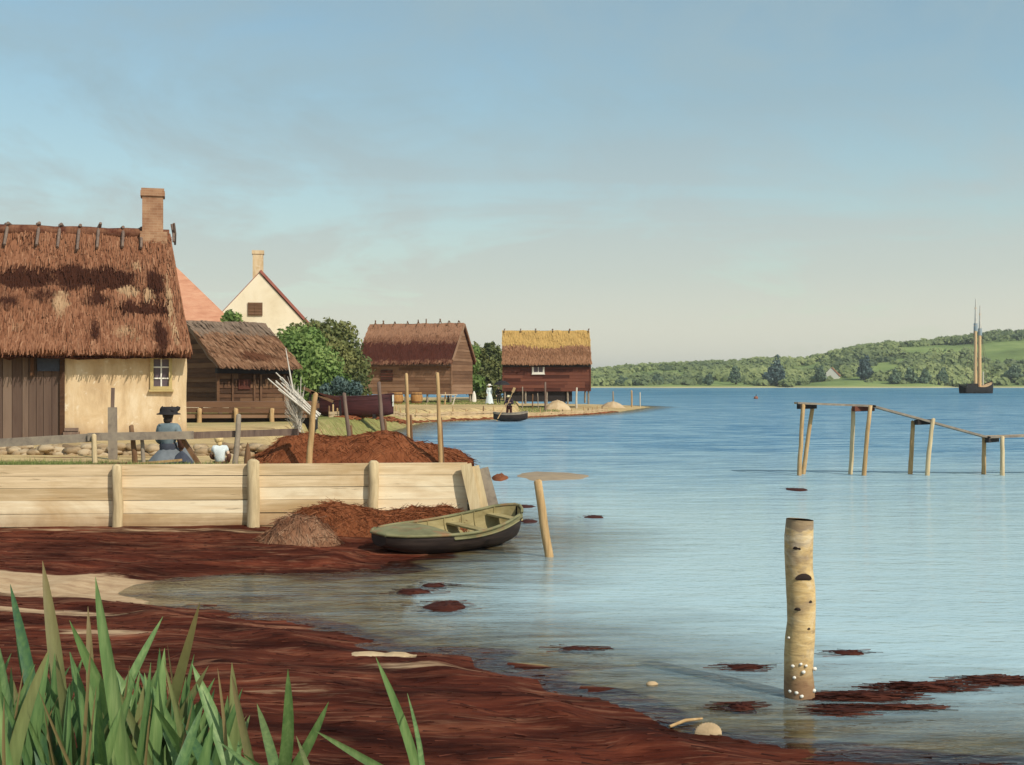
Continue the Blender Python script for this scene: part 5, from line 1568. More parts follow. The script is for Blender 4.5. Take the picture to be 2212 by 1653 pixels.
def garment(pr, name, mat, J, chain, S, inf=1.0):
    """clothing following some joints: chain is [(joint or vector, radius)...] lists joined at equal names"""
    vs, es, ix = [], [], {}
    for ch in chain:
        prev = None
        for n, r_ in ch:
            if n not in ix:
                ix[n] = len(vs); p = J[n] if isinstance(n, str) else Vector(n)
                vs.append((p * S, (r_ * S * inf if not isinstance(r_, tuple) else (r_[0] * S * inf, r_[1] * S * inf))))
            if prev is not None: es.append((ix[prev], ix[n]))
            prev = n
    return skin_mesh(name, vs, es, mat, pr, 1)


def hat(pr, J, hd, S, mat, brim=.2, crown=.10, h=.10, band=None, up=.10, tilt=0.0):
    m_ = MB()
    c = (J['head'] + hd * up)
    m_.lathe((c.x * S, c.y * S, c.z * S), [(brim * S, -.012 * S), (brim * .98 * S, .006 * S), (crown * 1.05 * S, .018 * S), (crown * S, h * .7 * S), (crown * .8 * S, h * S), (.001, h * 1.03 * S)], 20, .5, 1.05, 1.0, .03, 3)
    m_.lathe((c.x * S, c.y * S, c.z * S), [(brim * S, -.012 * S), (crown * S, .0), (.001, .002)], 20, .5, 1.05)
    return m_.build('hat', mat, pr)


# seated woman
p_ = P(362, 1003, 22.9)
seat = dict(pelvis=(0, .02, .26), waist=(0, .03, .40), chest=(0, .02, .58), neck=(0, .0, .73), head=(.015, -.02, .865), crown=(.025, -.015, .965),
            shl=(-.165, .02, .68), ell=(-.27, .07, .44), wrl=(-.20, -.06, .24), shr=(.165, .02, .68), elr=(.25, -.05, .43), wrr=(.16, -.26, .36),
            hil=(-.09, 0, .22), knl=(-.13, -.42, .36), anl=(-.11, -.58, .04), tol=(-.11, -.72, .03), hir=(.09, 0, .22), knr=(.13, -.42, .34), anr=(.14, -.58, .04), tor=(.15, -.72, .03))
wo_, J, hd, fw, rt = person('woman in black hat and grey blue dress seated behind the bulwark', (p_.x, 23.0, 1.06), R(168), seat, 1.05, 'skin', 'hair_dark', True)
S = 1.05
garment(wo_, 'blouse', M['blue_cloth'], J, [[('pelvis', (.13, .11)), ('waist', (.128, .105)), ('chest', (.16, .135)), ((0, .012, .68), (.11, .10)), ((0, .005, .735), .062)], [('chest', .1), ('shl', .078), ('ell', .06), ((-.225, -.02, .29), .05)], [('chest', .1), ('shr', .078), ('elr', .06), ((.19, -.2, .38), .05)]], S)
m_ = MB(); m_.lathe((0, .03 * S, .335 * S), [(.152 * S, -.055 * S), (.158 * S, 0), (.150 * S, .055 * S)], 18, .5, 1, .86); m_.build('sash', M['slate_cloth'], wo_)
m_ = MB(); m_.lathe((0, -.03, -.02), [(.47, 0), (.44, .06), (.35, .17), (.25, .27), (.165, .345)], 36, .5, .92, 1.0, .045, 9)
m_.lathe((0, -.36, -.02), [(.34, 0), (.31, .15), (.24, .32), (.10, .42), (.01, .44)], 30, .5, 1, 1.0, .05, 8); m_.build('skirt', M['skirt_cloth'], wo_)
m_ = MB(); m_.lathe((-.34, .16, -.02), [(.20, 0), (.15, .12), (.07, .24), (.01, .30)], 20, .5, 1.3, .8, .06, 6); m_.build('shawl', M['slate_cloth'], wo_)
hat(wo_, J, hd, S, M['black_cloth'], .20, .145, .125, up=.045)
garment(wo_, 'sleeve', M['brown_cloth'], J, [[((-.20, .045, .60), .088), ('ell', .07), ((-.222, -.03, .28), .058)]], S)
m_ = MB()
for k in range(7): m_.blob(((J['head'] + hd * (.08 + .06 * rnd.random())) * S + Vector((rnd.uniform(-.15, .15), rnd.uniform(-.12, .12), rnd.uniform(-.01, .04)))), rnd.uniform(.035, .06), 1, .2, 3, k)
m_.build('hat_trim', M['black_cloth'], wo_)
stl = thing('stool', 'low wooden stool under the seated woman', 'stool', (p_.x, 23.0, 1.06), R(168))
m_ = MB(); m_.box((0, .03, .165), (.3, .26, .03)); m_.build('seat', M['grey_wood'], stl)
for q in ((-.11, -.06), (.11, -.06), (-.11, .12), (.11, .12)):
    m_ = MB(); m_.tube([(q[0], q[1], -.03), (q[0] * .9, q[1], .15)], .018, 6); m_.build('leg', M['grey_wood'], stl)
# child beside her
p_ = P(474, 1003, 22.8)
ch_, Jc, hdc, fwc, rtc = person('small blond child in a white blouse sitting beside the woman', (p_.x, 22.85, .94), R(185), seat, .66, 'skin_pale', 'hair_blond', True)
garment(ch_, 'blouse', M['white_cloth'], Jc, [[('pelvis', (.17, .14)), ('waist', (.15, .12)), ('chest', (.17, .13)), ((0, .005, .70), .07)], [('chest', .1), ('shl', .095), ((-.22, .045, .56), .085)], [('chest', .1), ('shr', .095), ((.21, -.01, .56), .085)]], .66)
garment(ch_, 'trousers', M['brown_cloth'], Jc, [[('pelvis', (.15, .12)), ('hil', .10), ('knl', .075), ('anl', .06)], [('pelvis', .15), ('hir', .10), ('knr', .075), ('anr', .06)]], .66)
garment(ch_, 'sleeve', M['brown_cloth'], Jc, [[((-.225, .05, .54), .075), ('ell', .07), ((-.21, -.03, .27), .055)]], .66)
garment(ch_, 'sleeve', M['brown_cloth'], Jc, [[((.215, -.02, .54), .075), ('elr', .07), ((.18, -.22, .37), .055)]], .66)
m_ = MB(); c = (Jc['head'] + hdc * .10) * .66
m_.blob(c + Vector((0, .02, -.035)), .082, 2, .12, 3, 4, (1.1, .9, .9)); m_.build('curls', M['hair_blond'], ch_); m_ = MB()
m_.blob(c + Vector((.05, 0, .02)), .03, 1, .15, 2, 1, (1.2, .6, .9)); m_.blob(c + Vector((.085, 0, .02)), .032, 1, .15, 2, 2, (1.1, .6, 1)); m_.build('hair_ribbon', M['orange_cloth'], ch_)

# woman with a white hat on the spit
SW = 104.0
zl = 2.6 - (872 - CY) / F * SW


def legs_hidden(x, y, Y): p = P(x, y, Y); return p


p_ = P(1057, 871, SW)
gz = float(land_z(np.array([p_.x]), np.array([SW]))[0][0])
fw1, J1, hd1, f1, r1 = person('woman in pale dress and white hat standing on the spit', (p_.x, SW, gz), R(20), None, .96, 'skin_pale', 'hair_blond')
m_ = MB(); m_.lathe((0, 0, 0), [(.36, .02), (.31, .3), (.24, .65), (.16, .93), (.13, 1.03)], 28, .5, 1, .9, .05, 9); m_.build('skirt', M['white_cloth'], fw1)
garment(fw1, 'blouse', M['white_cloth'], J1, [[('pelvis', (.15, .12)), ('waist', (.13, .105)), ('chest', (.155, .12)), ((0, .01, 1.40), .07)], [('chest', .1), ('shl', .085), ('ell', .065), ('wrl', .05)], [('chest', .1), ('shr', .085), ('elr', .065), ('wrr', .05)]], .96)
hat(fw1, J1, hd1, .96, M['white_paint'], .27, .13, .13, up=.05)
# companion in black with umbrella
p_ = P(1077, 873, SW)
gz2 = float(land_z(np.array([p_.x]), np.array([SW]))[0][0])
pose = dict(elr=(.24, -.10, 1.14), wrr=(.12, -.28, 1.22))
fm1, J2, hd2, f2, r2 = person('person in black with a white cap standing next to the woman in white', (p_.x, SW, gz2), R(10), pose, .86, 'skin_pale', 'hair_blond')
garment(fm1, 'coat', M['black_cloth'], J2, [[('pelvis', (.18, .14)), ('waist', (.15, .12)), ('chest', (.17, .13)), ((0, .01, 1.40), .075)], [('chest', .1), ('shl', .09), ('ell', .07), ('wrl', .05)], [('chest', .1), ('shr', .09), ('elr', .07), ('wrr', .05)]], .86)
garment(fm1, 'trousers', M['black_cloth'], J2, [[('pelvis', (.15, .12)), ('hil', .11), ('knl', .085), ('anl', .065)], [('pelvis', .15), ('hir', .11), ('knr', .085), ('anr', .065)]], .86)
hat(fm1, J2, hd2, .86, M['white_paint'], .15, .115, .10, up=.06)
um = thing('umbrella', 'open black umbrella held over the person in black on the spit', 'umbrella', (P(1084, 0, SW).x, SW - .15, gz2 + 1.05), 0)
m_ = MB(); m_.lathe((0, 0, .55), [(.66, 0), (.60, .12), (.46, .24), (.26, .33), (.02, .38)], 24, .5, 1, 1, .03, 8); m_.build('canopy', M['black_cloth'], um)
m_ = MB(); m_.tube([(0, 0, -.1), (0, 0, .98)], .018, 6); m_.build('shaft', M['tar'], um)
# boatman
bp = G(1103, 911)
bt = dinghy('small dark rowboat with a standing boatman off the spit shore', (bp.x, bp.y, .12), R(8), 2.3, 1.0, (M['boat_hull'], M['grey_wood'], M['grey_wood']), 0.0, 'rowboat', None, (.35, .7), 0.0, (.52, .44, .56))
pose = dict(pelvis=(0, .05, .90), chest=(0, -.02, 1.26), neck=(.0, -.06, 1.41), head=(-.01, -.10, 1.54), crown=(-.01, -.11, 1.64), shl=(-.18, -.02, 1.36), ell=(-.28, -.14, 1.12), wrl=(-.22, -.36, .98), shr=(.18, -.02, 1.36), elr=(.27, -.16, 1.14), wrr=(.10, -.36, 1.18),
            knl=(-.13, -.06, .48), knr=(.13, -.06, .48), anl=(-.15, .02, .09), tol=(-.17, -.14, .04), anr=(.15, .02, .09), tor=(.17, -.14, .04))
mn, J3, hd3, f3, r3 = person('boatman in dark jacket and straw hat standing in the small rowboat', (bp.x - .1, bp.y, .07), R(0), pose, 1.0, 'skin', 'hair_blond')
garment(mn, 'jacket', M['navy_cloth'], J3, [[('pelvis', (.16, .13)), ('waist', (.15, .12)), ('chest', (.18, .14)), ((0, -.04, 1.37), .075)], [('chest', .1), ('shl', .09), ('ell', .07), ('wrl', .05)], [('chest', .1), ('shr', .09), ('elr', .07), ('wrr', .05)]], 1.0)
garment(mn, 'trousers', M['clap_red'], J3, [[('pelvis', (.15, .12)), ('hil', .11), ('knl', .085), ('anl', .065)], [('pelvis', .15), ('hir', .11), ('knr', .085), ('anr', .065)]], 1.0)
hat(mn, J3, hd3, 1.0, M['straw_hat'], .17, .12, .11, up=.05)
for (x0, y0, x1, y1, lb) in ((1078, 897, 1093, 872, 'thin oar dipping from the boatman into the water'), (1096, 874, 1109, 844, 'pale oar slanting up over the boatman shoulder')):
    a_, b_ = P(x0, y0, bp.y - .4), P(x1, y1, bp.y - .4)
    if y0 > 890: a_ = P(1075, 905, bp.y - 1.2)
    o_ = thing('oar', lb, 'oar', a_, 0, 'oars of the boatman')
    m_ = MB(); m_.tube([(0, 0, 0), b_ - a_], [.035, .03], 6); m_.build('shaft', M['tan_stake'], o_)
    m_ = MB(); d_ = (b_ - a_); e_ = d_ if y0 < 890 else Vector((0, 0, 0))
    m_.bar(e_ - d_ * .12, e_ + d_ * .22 if y0 < 890 else e_ - d_ * .1, .17, .035, (0, 1, 0)); m_.build('blade', M['tan_stake'], o_)

# ------------------------------------------------------------------ things on the spit
def gzat(x, y): return float(land_z(np.array([x]), np.array([y]))[0][0])


# low stake revetment along the spit shore
rv = thing('stake_revetment', 'long row of low stakes with wattle along the spit shore', 'revetment', (0, 0, 0))
line = []
for (x, y) in [(742, 945), (800, 930), (905, 913), (985, 909), (1080, 905), (1180, 900), (1280, 895), (1330, 890)]:
    q = G(x, y); line.append(Vector((q.x, q.y, 0)))
tot = 0; segs = []
for a_, b_ in zip(line[:-1], line[1:]): segs.append((tot, a_, b_)); tot += (b_ - a_).length


def along(s_):
    for t0, a_, b_ in reversed(segs):
        if s_ >= t0: d_ = (b_ - a_); return a_ + d_ * min(1, (s_ - t0) / d_.length), d_.normalized()


m_ = MB(); s_ = .3
stk_mb = None
n = 0
while s_ < tot - .3:
    p, d_ = along(s_)
    nn = Vector((-d_.y, d_.x, 0)); nn = nn if nn.x < 0 or nn.y > 0 else -nn
    q = p + nn * .75
    k = MB(); h_ = rnd.uniform(.35, .62)
    k.stake((q.x, q.y, .05), (q.x + rnd.uniform(-.05, .05), q.y, gzat(q.x, q.y) + h_), .055, .045, 6, .06, .01, 3)
    k.build('stake', M['tan_stake' if n % 3 else 'brown_stake'], rv); n += 1
    s_ += rnd.uniform(1.0, 1.9) * (1 if p.y < 85 else 1.25)
k = MB()
for q0, q1 in zip(np.arange(0, tot - 1.4, 1.4), np.arange(1.4, tot, 1.4)):
    a_, d_ = along(q0); b_, _ = along(q1)
    nn = Vector((-d_.y, d_.x, 0)); nn = nn if nn.x < 0 or nn.y > 0 else -nn
    za, zb = gzat(*(a_ + nn * .7).xy), gzat(*(b_ + nn * .7).xy)
    for z_ in (.02, .20):
        k.bar(a_ + nn * .68 + Vector((0, 0, za + z_)), b_ + nn * .68 + Vector((0, 0, zb + z_ + rnd.uniform(-.03, .03))), .05, .14)
k.build('wattle', M['sand_pile'], rv)
# weed line along the waterline of the spit
wl_ = MB()
for i in range(900):
    s_ = rnd.uniform(.2, tot - .2); p, d_ = along(s_); nn = Vector((-d_.y, d_.x, 0)); nn = nn if nn.x < 0 or nn.y > 0 else -nn
    q = p + nn * rnd.gauss(.10, .10)
    wl_.blob((q.x, q.y, max(0.0, gzat(q.x, q.y)) + .01), rnd.uniform(.08, .2), 1, .2, 2, i, (1.6, 1, .35), rnd.random())
o_ = wl_.build('seaweed_line', M['weed_heap']); tag(o_, 'thin reddish line of seaweed along the spit waterline', 'seaweed', None, 'stuff')

sg = 'mooring stakes along the spit'
for (xt, yt, yb, Y, r_, mt, lb) in ((960, 848, 878, 100, .07, 'tan_stake', 'thin stake in front of the gable of the brown shed'), (1128, 836, 868, 112, .06, 'grey_wood', 'thin grey stake before the near end of the red brown shed'),
                                    (1150, 852, 868, 112, .06, 'brown_stake', 'short brown stake before the red brown shed, by the boatman'), (1163, 850, 868, 113, .05, 'grey_wood', 'short thin grey stake in the middle of the red brown shed front'),
                                    (1178, 826, 875, 104, .09, 'purple_stake', 'stout dark stake beside the pale sand pile'), (1245, 838, 866, 116, .10, 'fish_box', 'pale stake at the far end of the red brown shed'),
                                    (1365, 844, 868, 128, .10, 'tan_stake', 'pale stake near the tip of the spit'), (1383, 848, 868, 131, .06, 'fish_box', 'thin pale stake at the very tip of the spit'),
                                    (1325, 846, 864, 128, .09, 'grey_wood', 'grey forked stake on the sandy hump of the spit')):
    x = xat(xt, Y); gz = gzat(x, Y); top = zat(yt, Y)
    s_ = thing('mooring_stake', lb, 'stake', (x, Y, gz), 0, sg)
    k = MB(); k.stake((0, 0, -.3), (rnd.uniform(-.08, .08), 0, top - gz), r_, r_ * .8, 7, .05, .01, 4); k.build('shaft', M[mt], s_)


def sand_hump(label, x0, x1, ytop, Y, dp, mat='sand_pile'):
    xs = [xat(x, Y) for x in np.linspace(x0, x1, 7)]
    zb = gzat((xs[0] + xs[-1]) / 2, Y) - .03
    zt = max(zat(ytop, Y), zb + .28)
    heap('sand_pile', label, 'sand pile', [(x, zb + (zt - zb) * max(.02, math.sin(math.pi * i / 6)) ** .8) for i, x in enumerate(xs)], Y, dp, zb, M[mat], 0, x0, None, .1, .05)


sand_hump('pale sand pile in front of the red brown shed', 1172, 1236, 863, 110, 1.2)
sand_hump('low sandy hump near the tip of the spit', 1296, 1350, 866, 124, 1.6)
# barrel, trestle table, odds by the brown shed
for (x0, Y, lb) in ((858, 104, 'orange brown barrel before the brown shed, nearer the rowboat'), (900, 104.5, 'orange brown barrel before the brown shed, nearer the white table')):
    x = xat(x0, Y); g_ = gzat(x, Y)
    s_ = thing('barrel', lb, 'barrel', (x, Y, g_), 0, 'barrels by the brown shed')
    k = MB(); k.lathe((0, 0, -.03), [(.001, 0), (.42, 0), (.50, .28), (.52, .5), (.50, .72), (.42, 1.0), (.40, .98), (.001, .95)], 18); k.build('staves', M['orange_barrel'], s_)
    for z_ in (.16, .82): k = MB(); k.lathe((0, 0, z_), [(.485, -.03), (.49, .03)], 18); k.build('hoop', M['tar'], s_)
x = xat(965, 100); g_ = gzat(x, 100)
tb = thing('trestle_table', 'white topped trestle table beside the brown shed', 'table', (x, 100, g_))
k = MB(); k.box((0, 0, .80), (1.7, .6, .08)); k.build('tabletop', M['fish_box'], tb)
for q in (-.6, .6):
    for w_ in (-1, 1): k = MB(); k.bar((q - .12, w_ * .22, -.05), (q + .12, w_ * .2, .76), .08, .08); k.build('leg', M['fish_box'], tb)
x = xat(1388 * 0 + 1024, 112); g_ = gzat(x, 112)
wb = thing('upturned_boat_stem', 'white rounded boat end leaning beside the brown shed', 'boat', (x, 112, g_))
k = MB(); k.lathe((0, 0, -.05), [(.24, 0), (.22, .4), (.17, .75), (.07, 1.0), (.01, 1.06)], 16, .5, .9, .4); k.build('hull', M['white_paint'], wb)

# ------------------------------------------------------------------ beach bits
p_ = G(800, 1420, .05)
heap('shell_sand', 'pale hump of shell sand on the dark seaweed beach', 'sand pile', [(xat(x, p_.y), .10 + (1432 - y) * p_.y / F * .42) for x, y in ((715, 1432), (745, 1412), (775, 1403), (805, 1402), (830, 1413), (850, 1404), (875, 1410), (898, 1432))], p_.y, .22, .10, M['sand_pile'], 0, 21, None, .1, .10)
p_ = G(1530, 1578, .03)
sh_ = thing('seashell', 'fan shaped pale scallop shell at the water edge', 'shell', (p_.x, p_.y, gzat(p_.x, p_.y) + .02))
k = MB(); n = 33
ring = [(.10 * math.cos(a) * (1 + .03 * math.cos(i * math.pi)), .03 * math.cos(i * math.pi) * .3 - .035 * math.sin(a) * .6, .085 * math.sin(a) - .01) for i, a in enumerate(np.linspace(-.25, math.pi + .25, n))]
k.add(ring + [(0, -.03, -.035)], [(i, i + 1, n) for i in range(n - 1)], .5, True)
k.add([(x, y + .012, z) for x, y, z in ring] + [(0, .0, -.035)], [(i + 1, i, n) for i in range(n - 1)], .5, True)
k.build('valve', M['shell'], sh_)
p_ = G(1482, 1560, .02)
dw = thing('driftwood_stick', 'short pale driftwood stick in the muddy shallows near the scallop shell', 'driftwood', (p_.x, p_.y, .0), R(35))
k = MB(); k.tube([(-.17, 0, .012), (0, .01, .03), (.17, 0, .02)], [.012, .014, .008], 7); k.build('wood', M['tan_stake'], dw)
p_ = G(1408, 1478, .0)
dw = thing('pale_stone', 'small pale stone at the edge of the near beach', 'stone', (p_.x, p_.y, gzat(p_.x, p_.y)))
k = MB(); k.blob((0, 0, .02), .04, 2, .15, 1.5, 3, (1.4, 1, .6)); k.build('rock', M['sand_pile'], dw)

# seaweed strands strewn over the beach
N = 9000
sx = rng.uniform(-9, 9, N); sy = 6.0 + 15.2 * rng.random(N) ** 1.3
zz, sdv = land_z(sx, sy)
gi = np.clip(np.searchsorted(rows, sy), 1, len(rows) - 1)
ga = sx / ((sy + 9.0) * 1.05)
gj = np.clip(np.searchsorted(ang, ga), 1, na - 1)
wv_ = weed[gi, gj] + .35 * wob(sx * 1.0, sy * 2.2, 1.6)
ok = (sdv > -.05) & (wv_ > .55) & (sy < wall_y(sx) - .25) & (zz < .6)
sx, sy, zz = sx[ok], sy[ok], zz[ok]
n = len(sx); an = rng.normal(0, .35, n) + math.pi * (rng.random(n) > .5); ln = .05 + .16 * rng.random(n); wd2 = .0015 + .003 * rng.random(n)
dx, dy = np.cos(an) * ln, np.sin(an) * ln; px_, py_ = -np.sin(an) * wd2, np.cos(an) * wd2
z0_, _ = land_z(sx, sy); z1_, _ = land_z(sx + dx, sy + dy)
l0, l1 = .003 + .004 * rng.random(n), .002 + .007 * rng.random(n) ** 2
V = np.stack([np.stack([sx - px_, sy - py_, z0_ + l0], 1), np.stack([sx + px_, sy + py_, z0_ + l0 + .006], 1), np.stack([sx + dx * .5 + px_, sy + dy * .5 + py_, (z0_ + z1_) / 2 + l0 + .006 * rng.random(n)], 1), np.stack([sx + dx, sy + dy, z1_ + l1], 1)], 1).reshape(-1, 3)
o_ = mesh_obj('seaweed', V, np.arange(4 * n).reshape(n, 4), M['weed_wet'], None, {'tone': np.repeat(rng.random(n), 4)})
tag(o_, 'dark red brown seaweed strewn over the beach', 'seaweed', None, 'stuff')

# short grass on the bank behind the bulwark and on the spit
def grass_patch(label, n, x, y, hgt, wdt):
    ok = sdist(x, y) > .15
    x, y = x[ok], y[ok]; n = len(x)
    z, _ = land_z(x, y)
    a = rng.uniform(0, math.pi, n); h_ = hgt * (.4 + rng.random(n)); lx, ly = rng.normal(0, .4, n) * h_, rng.normal(0, .4, n) * h_
    ux, uy = np.cos(a) * wdt, np.sin(a) * wdt
    V = np.stack([np.stack([x - ux, y - uy, z - .02], 1), np.stack([x + ux, y + uy, z - .02], 1), np.stack([x + lx, y + ly, z + h_], 1)], 1).reshape(-1, 3)
    o_ = mesh_obj('grass', V, np.arange(3 * n).reshape(n, 3), M['grass'], None, {'tone': np.repeat(rng.random(n), 3)})
    tag(o_, label, 'grass', None, 'stuff')


grass_patch('yellow green grass strip along the top of the bulwark', 9000, rng.normal(-8.4, 1.5, 9000), 21.55 + rng.gamma(1.6, .25, 9000) - .0, .085, .008)
grass_patch('thin grass on the ground before the sheds', 9000, rng.uniform(-14, 4, 9000), rng.uniform(100, 122, 9000), .10, .03)


# ------------------------------------------------------------------ iris leaves in the foreground
def iris(label, loc, leaves, group='iris plants at the edge of the bank'):
    """leaves: (root offset, tip point, width, dryness, twist), world points"""
    loc = Vector(loc)
    pl_ = thing('iris_plant', label, 'plant', loc, 0, group)
    for (a_, b_, w_, dry, bow, tn) in leaves:
        n = 14; V, Tn, Dr = [], [], []
        d = b_ - a_
        sd = Vector((1, rnd.uniform(-.5, .5), 0)).normalized()
        sd = (sd - d.normalized() * sd.dot(d.normalized())).normalized()
        nn = d.normalized().cross(sd)
        for i in range(n + 1):
            t_ = i / n
            c = a_ + d * t_ + sd * bow * math.sin(math.pi * t_) * d.length + nn * .16 * (t_ * t_ - t_) * d.length
            ww = w_ * (.72 + .28 * min(1, t_ * 2.2)) * (1 - max(0, (t_ - .52) / .48) ** 2.6) ** .85 + .0005
            V += [c - sd * ww - loc, c + nn * ww * .35 - loc, c + sd * ww - loc]
            Tn += [tn - .12, tn + .15, tn]; Dr += [dry * (.3 + .9 * t_)] * 3
        Fc = []
        for i in range(n):
            for j in range(2): Fc.append((i * 3 + j, i * 3 + j + 1, i * 3 + j + 4, i * 3 + j + 3))
        mesh_obj('leaf', np.array([tuple(v) for v in V]), Fc, M['iris'], pl_, {'tone': Tn, 'dry': Dr}, True)
    return pl_


def leafw(xt, yt, xb, yb, Y, wpx, dry=0.0, bow=0.0, tn=.5, dyt=0.0):
    """leaf through two picture points at depth Y, extended down to the ground"""
    b_ = P(xt, yt, Y + dyt); c_ = P(xb, yb, Y)
    g_ = gzat(c_.x, Y) - .03
    k = (b_.z - g_) / max(.05, (b_.z - c_.z))
    a_ = b_ + (c_ - b_) * k
    a_.x = c_.x + (a_.x - c_.x) * .55
    return (a_, b_, wpx * Y / F / 2 * .92, dry, bow, tn)


plants = [
    ('iris plant with wide pale leaves leaning out of the picture edge', 3.7, [(0, 1400, 70, 1650, 46, 0, .02, .55), (-40, 1450, 40, 1653, 44, 0, .02, .5), (22, 1262, 90, 1500, 30, 0, .03, .10), (60, 1470, 30, 1650, 40, 0, -.02, .35), (-10, 1530, 20, 1650, 40, .2, 0, .3), (110, 1500, 60, 1653, 34, 0, .0, .35)]),
    ('iris plant with one tall brown tipped leaf', 3.8, [(92, 1212, 130, 1500, 34, .75, .02, .45), (35, 1380, 120, 1600, 36, .1, .03, .45), (150, 1480, 120, 1650, 38, 0, -.02, .4), (80, 1480, 160, 1640, 36, 0, .03, .4), (175, 1520, 120, 1653, 30, 0, -.02, .2), (190, 1310, 200, 1520, 20, .8, 0, .35)]),
    ('iris plant with the tallest bright green leaf', 3.65, [(206, 1246, 262, 1480, 38, 0, .02, .75), (150, 1340, 260, 1560, 34, .15, .03, .62), (245, 1440, 330, 1640, 50, 0, .02, .68), (215, 1500, 235, 1650, 34, 0, -.02, .2), (280, 1500, 230, 1653, 30, 0, -.03, .5), (330, 1480, 410, 1653, 36, 0, .03, .6)]),
    ('iris plant with leaves crossing to both sides', 3.9, [(352, 1332, 270, 1500, 26, .1, -.03, .62), (432, 1300, 355, 1500, 26, .75, -.02, .55), (300, 1450, 390, 1620, 32, 0, .04, .3), (345, 1400, 350, 1560, 24, .2, 0, .2), (380, 1480, 330, 1640, 30, 0, -.02, .4), (270, 1520, 330, 1653, 34, 0, .02, .1)]),
    ('iris plant with a broad leaf arching towards the beach', 3.6, [(415, 1434, 500, 1620, 36, .1, .02, .62), (330, 1520, 450, 1653, 40, 0, .03, .6), (440, 1520, 400, 1650, 34, .3, -.02, .35), (500, 1455, 560, 1620, 24, .8, .02, .4), (395, 1560, 470, 1653, 36, 0, .02, .15), (460, 1560, 430, 1653, 34, 0, -.01, .4)]),
    ('iris plant with two lance leaves spreading apart', 3.75, [(622, 1446, 578, 1570, 30, 0, .05, .62), (710, 1516, 600, 1625, 26, 0, .04, .58), (555, 1520, 600, 1640, 26, .4, .02, .4), (640, 1590, 680, 1653, 20, .5, .0, .35), (540, 1545, 510, 1653, 26, .4, -.02, .45), (515, 1600, 530, 1653, 26, .2, 0, .55)]),
    ('thin iris sprig with a single upright leaf', 3.6, [(812, 1420, 862, 1565, 22, 0, .05, .62), (880, 1498, 866, 1570, 14, 0, .10, .6)]),
    ('iris plant with a long leaf lying low over the seaweed', 3.5, [(678, 1577, 890, 1672, 26, .35, .04, .55), (470, 1600, 560, 1660, 24, .3, .03, .5), (520, 1625, 640, 1680, 20, .2, .03, .55)]),
]
for lab, Y, lv in plants:
    L_ = [leafw(xt, yt, xb, yb, Y + rnd.uniform(-.18, .18), w_, dry, bow, tn, rnd.uniform(-.15, .2)) for (xt, yt, xb, yb, w_, dry, bow, tn) in lv]
    c = sum((q[0] for q in L_), Vector()) / len(L_)
    iris(lab, (c.x, c.y, gzat(c.x, c.y)), L_)
# thick fill of lower leaves: darker plants behind
for q in range(7):
    xb = 10 + 72 * q + rnd.uniform(-15, 15); Y = 4.05 + rnd.uniform(-.2, .25)
    L_ = [leafw(xb + rnd.uniform(-70, 70), rnd.uniform(1470, 1600), xb + rnd.uniform(-28, 28), 1655, Y + rnd.uniform(-.15, .15), rnd.uniform(20, 34), rnd.choice([0, 0, .2, .5]), rnd.uniform(-.08, .08), rnd.uniform(.0, .5)) for _ in range(8)]
    c = sum((z[0] for z in L_), Vector()) / len(L_)
    iris(['dark iris plant at the very edge of the bank', 'dark iris plant behind the brown tipped leaf', 'low iris plant under the tallest green leaf', 'low iris plant between the crossing leaves', 'dense low iris plant in the middle of the bed', 'low iris plant under the arching leaf', 'low iris plant nearest the two lance leaves'][q], (c.x, c.y, gzat(c.x, c.y)), L_)
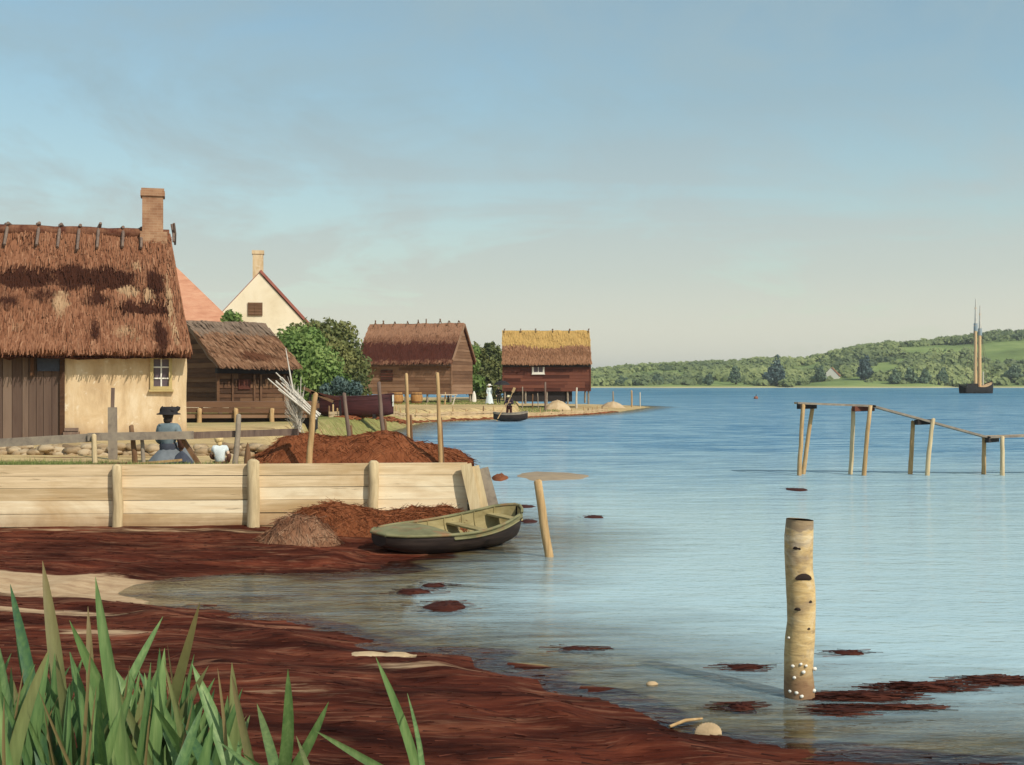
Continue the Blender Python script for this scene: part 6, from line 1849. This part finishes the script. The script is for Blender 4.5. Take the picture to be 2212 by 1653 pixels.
# taller, paler leaves filling the bed between the named leaves
for q in range(8):
    xb = -20 + 66 * q + rnd.uniform(-12, 12); Y = 3.72 + rnd.uniform(-.2, .2)
    L_ = []
    for _ in range(13):
        xt = xb + rnd.uniform(-110, 80); yt = rnd.uniform(1400, 1570) + max(0, xb - 330) * .25
        L_.append(leafw(xt, yt, xb + rnd.uniform(-24, 24), 1650, Y + rnd.uniform(-.15, .15), rnd.uniform(16, 32), rnd.choice([0, 0, 0, 0, .25, .6]), rnd.uniform(-.09, .09), rnd.uniform(.25, .7)))
    for _ in range(4):
        L_.append(leafw(xb + rnd.uniform(-120, 90), rnd.uniform(1380, 1560), xb + rnd.uniform(-24, 24), 1650, Y + rnd.uniform(-.2, .2), rnd.uniform(5, 10), 1.0, rnd.uniform(-.06, .06), rnd.uniform(.1, .5)))
    c = sum((z[0] for z in L_), Vector()) / len(L_)
    iris(['pale iris plant leaning out at the picture edge, low among darker leaves', 'pale iris plant just inside the picture edge', 'pale iris plant below the brown tipped leaf', 'pale iris plant at the foot of the tallest leaf', 'pale iris plant at the foot of the crossing leaves', 'pale iris plant in front of the arching leaf', 'short pale iris plant on the beach side of the bed', 'last short pale iris plant before the bare seaweed'][q], (c.x, c.y, gzat(c.x, c.y)), L_)


# ------------------------------------------------------------------ sea air
hz_ = MB()
hz_.add([(-9500, -40, -4), (9500, -40, -4), (9500, 9200, -4), (-9500, 9200, -4), (-9500, -40, 64), (9500, -40, 64), (9500, 9200, 64), (-9500, 9200, 64)],
        [(3, 2, 1, 0), (4, 5, 6, 7), (0, 1, 5, 4), (1, 2, 6, 5), (2, 3, 7, 6), (3, 0, 4, 7)])
hm_ = bpy.data.materials.new('thin_sea_haze'); hm_.use_nodes = True; hm_.node_tree.nodes.clear()
pv = hm_.node_tree.nodes.new('ShaderNodeVolumePrincipled'); pv.inputs['Color'].default_value = (0.86, 0.90, 0.92, 1); pv.inputs['Density'].default_value = 0.00020; pv.inputs['Anisotropy'].default_value = 0.2
ho_ = hm_.node_tree.nodes.new('ShaderNodeOutputMaterial'); hm_.node_tree.links.new(pv.outputs[0], ho_.inputs['Volume'])
haze = hz_.build('haze', hm_); tag(haze, 'thin pale sea air over the water', 'haze', None, 'stuff')
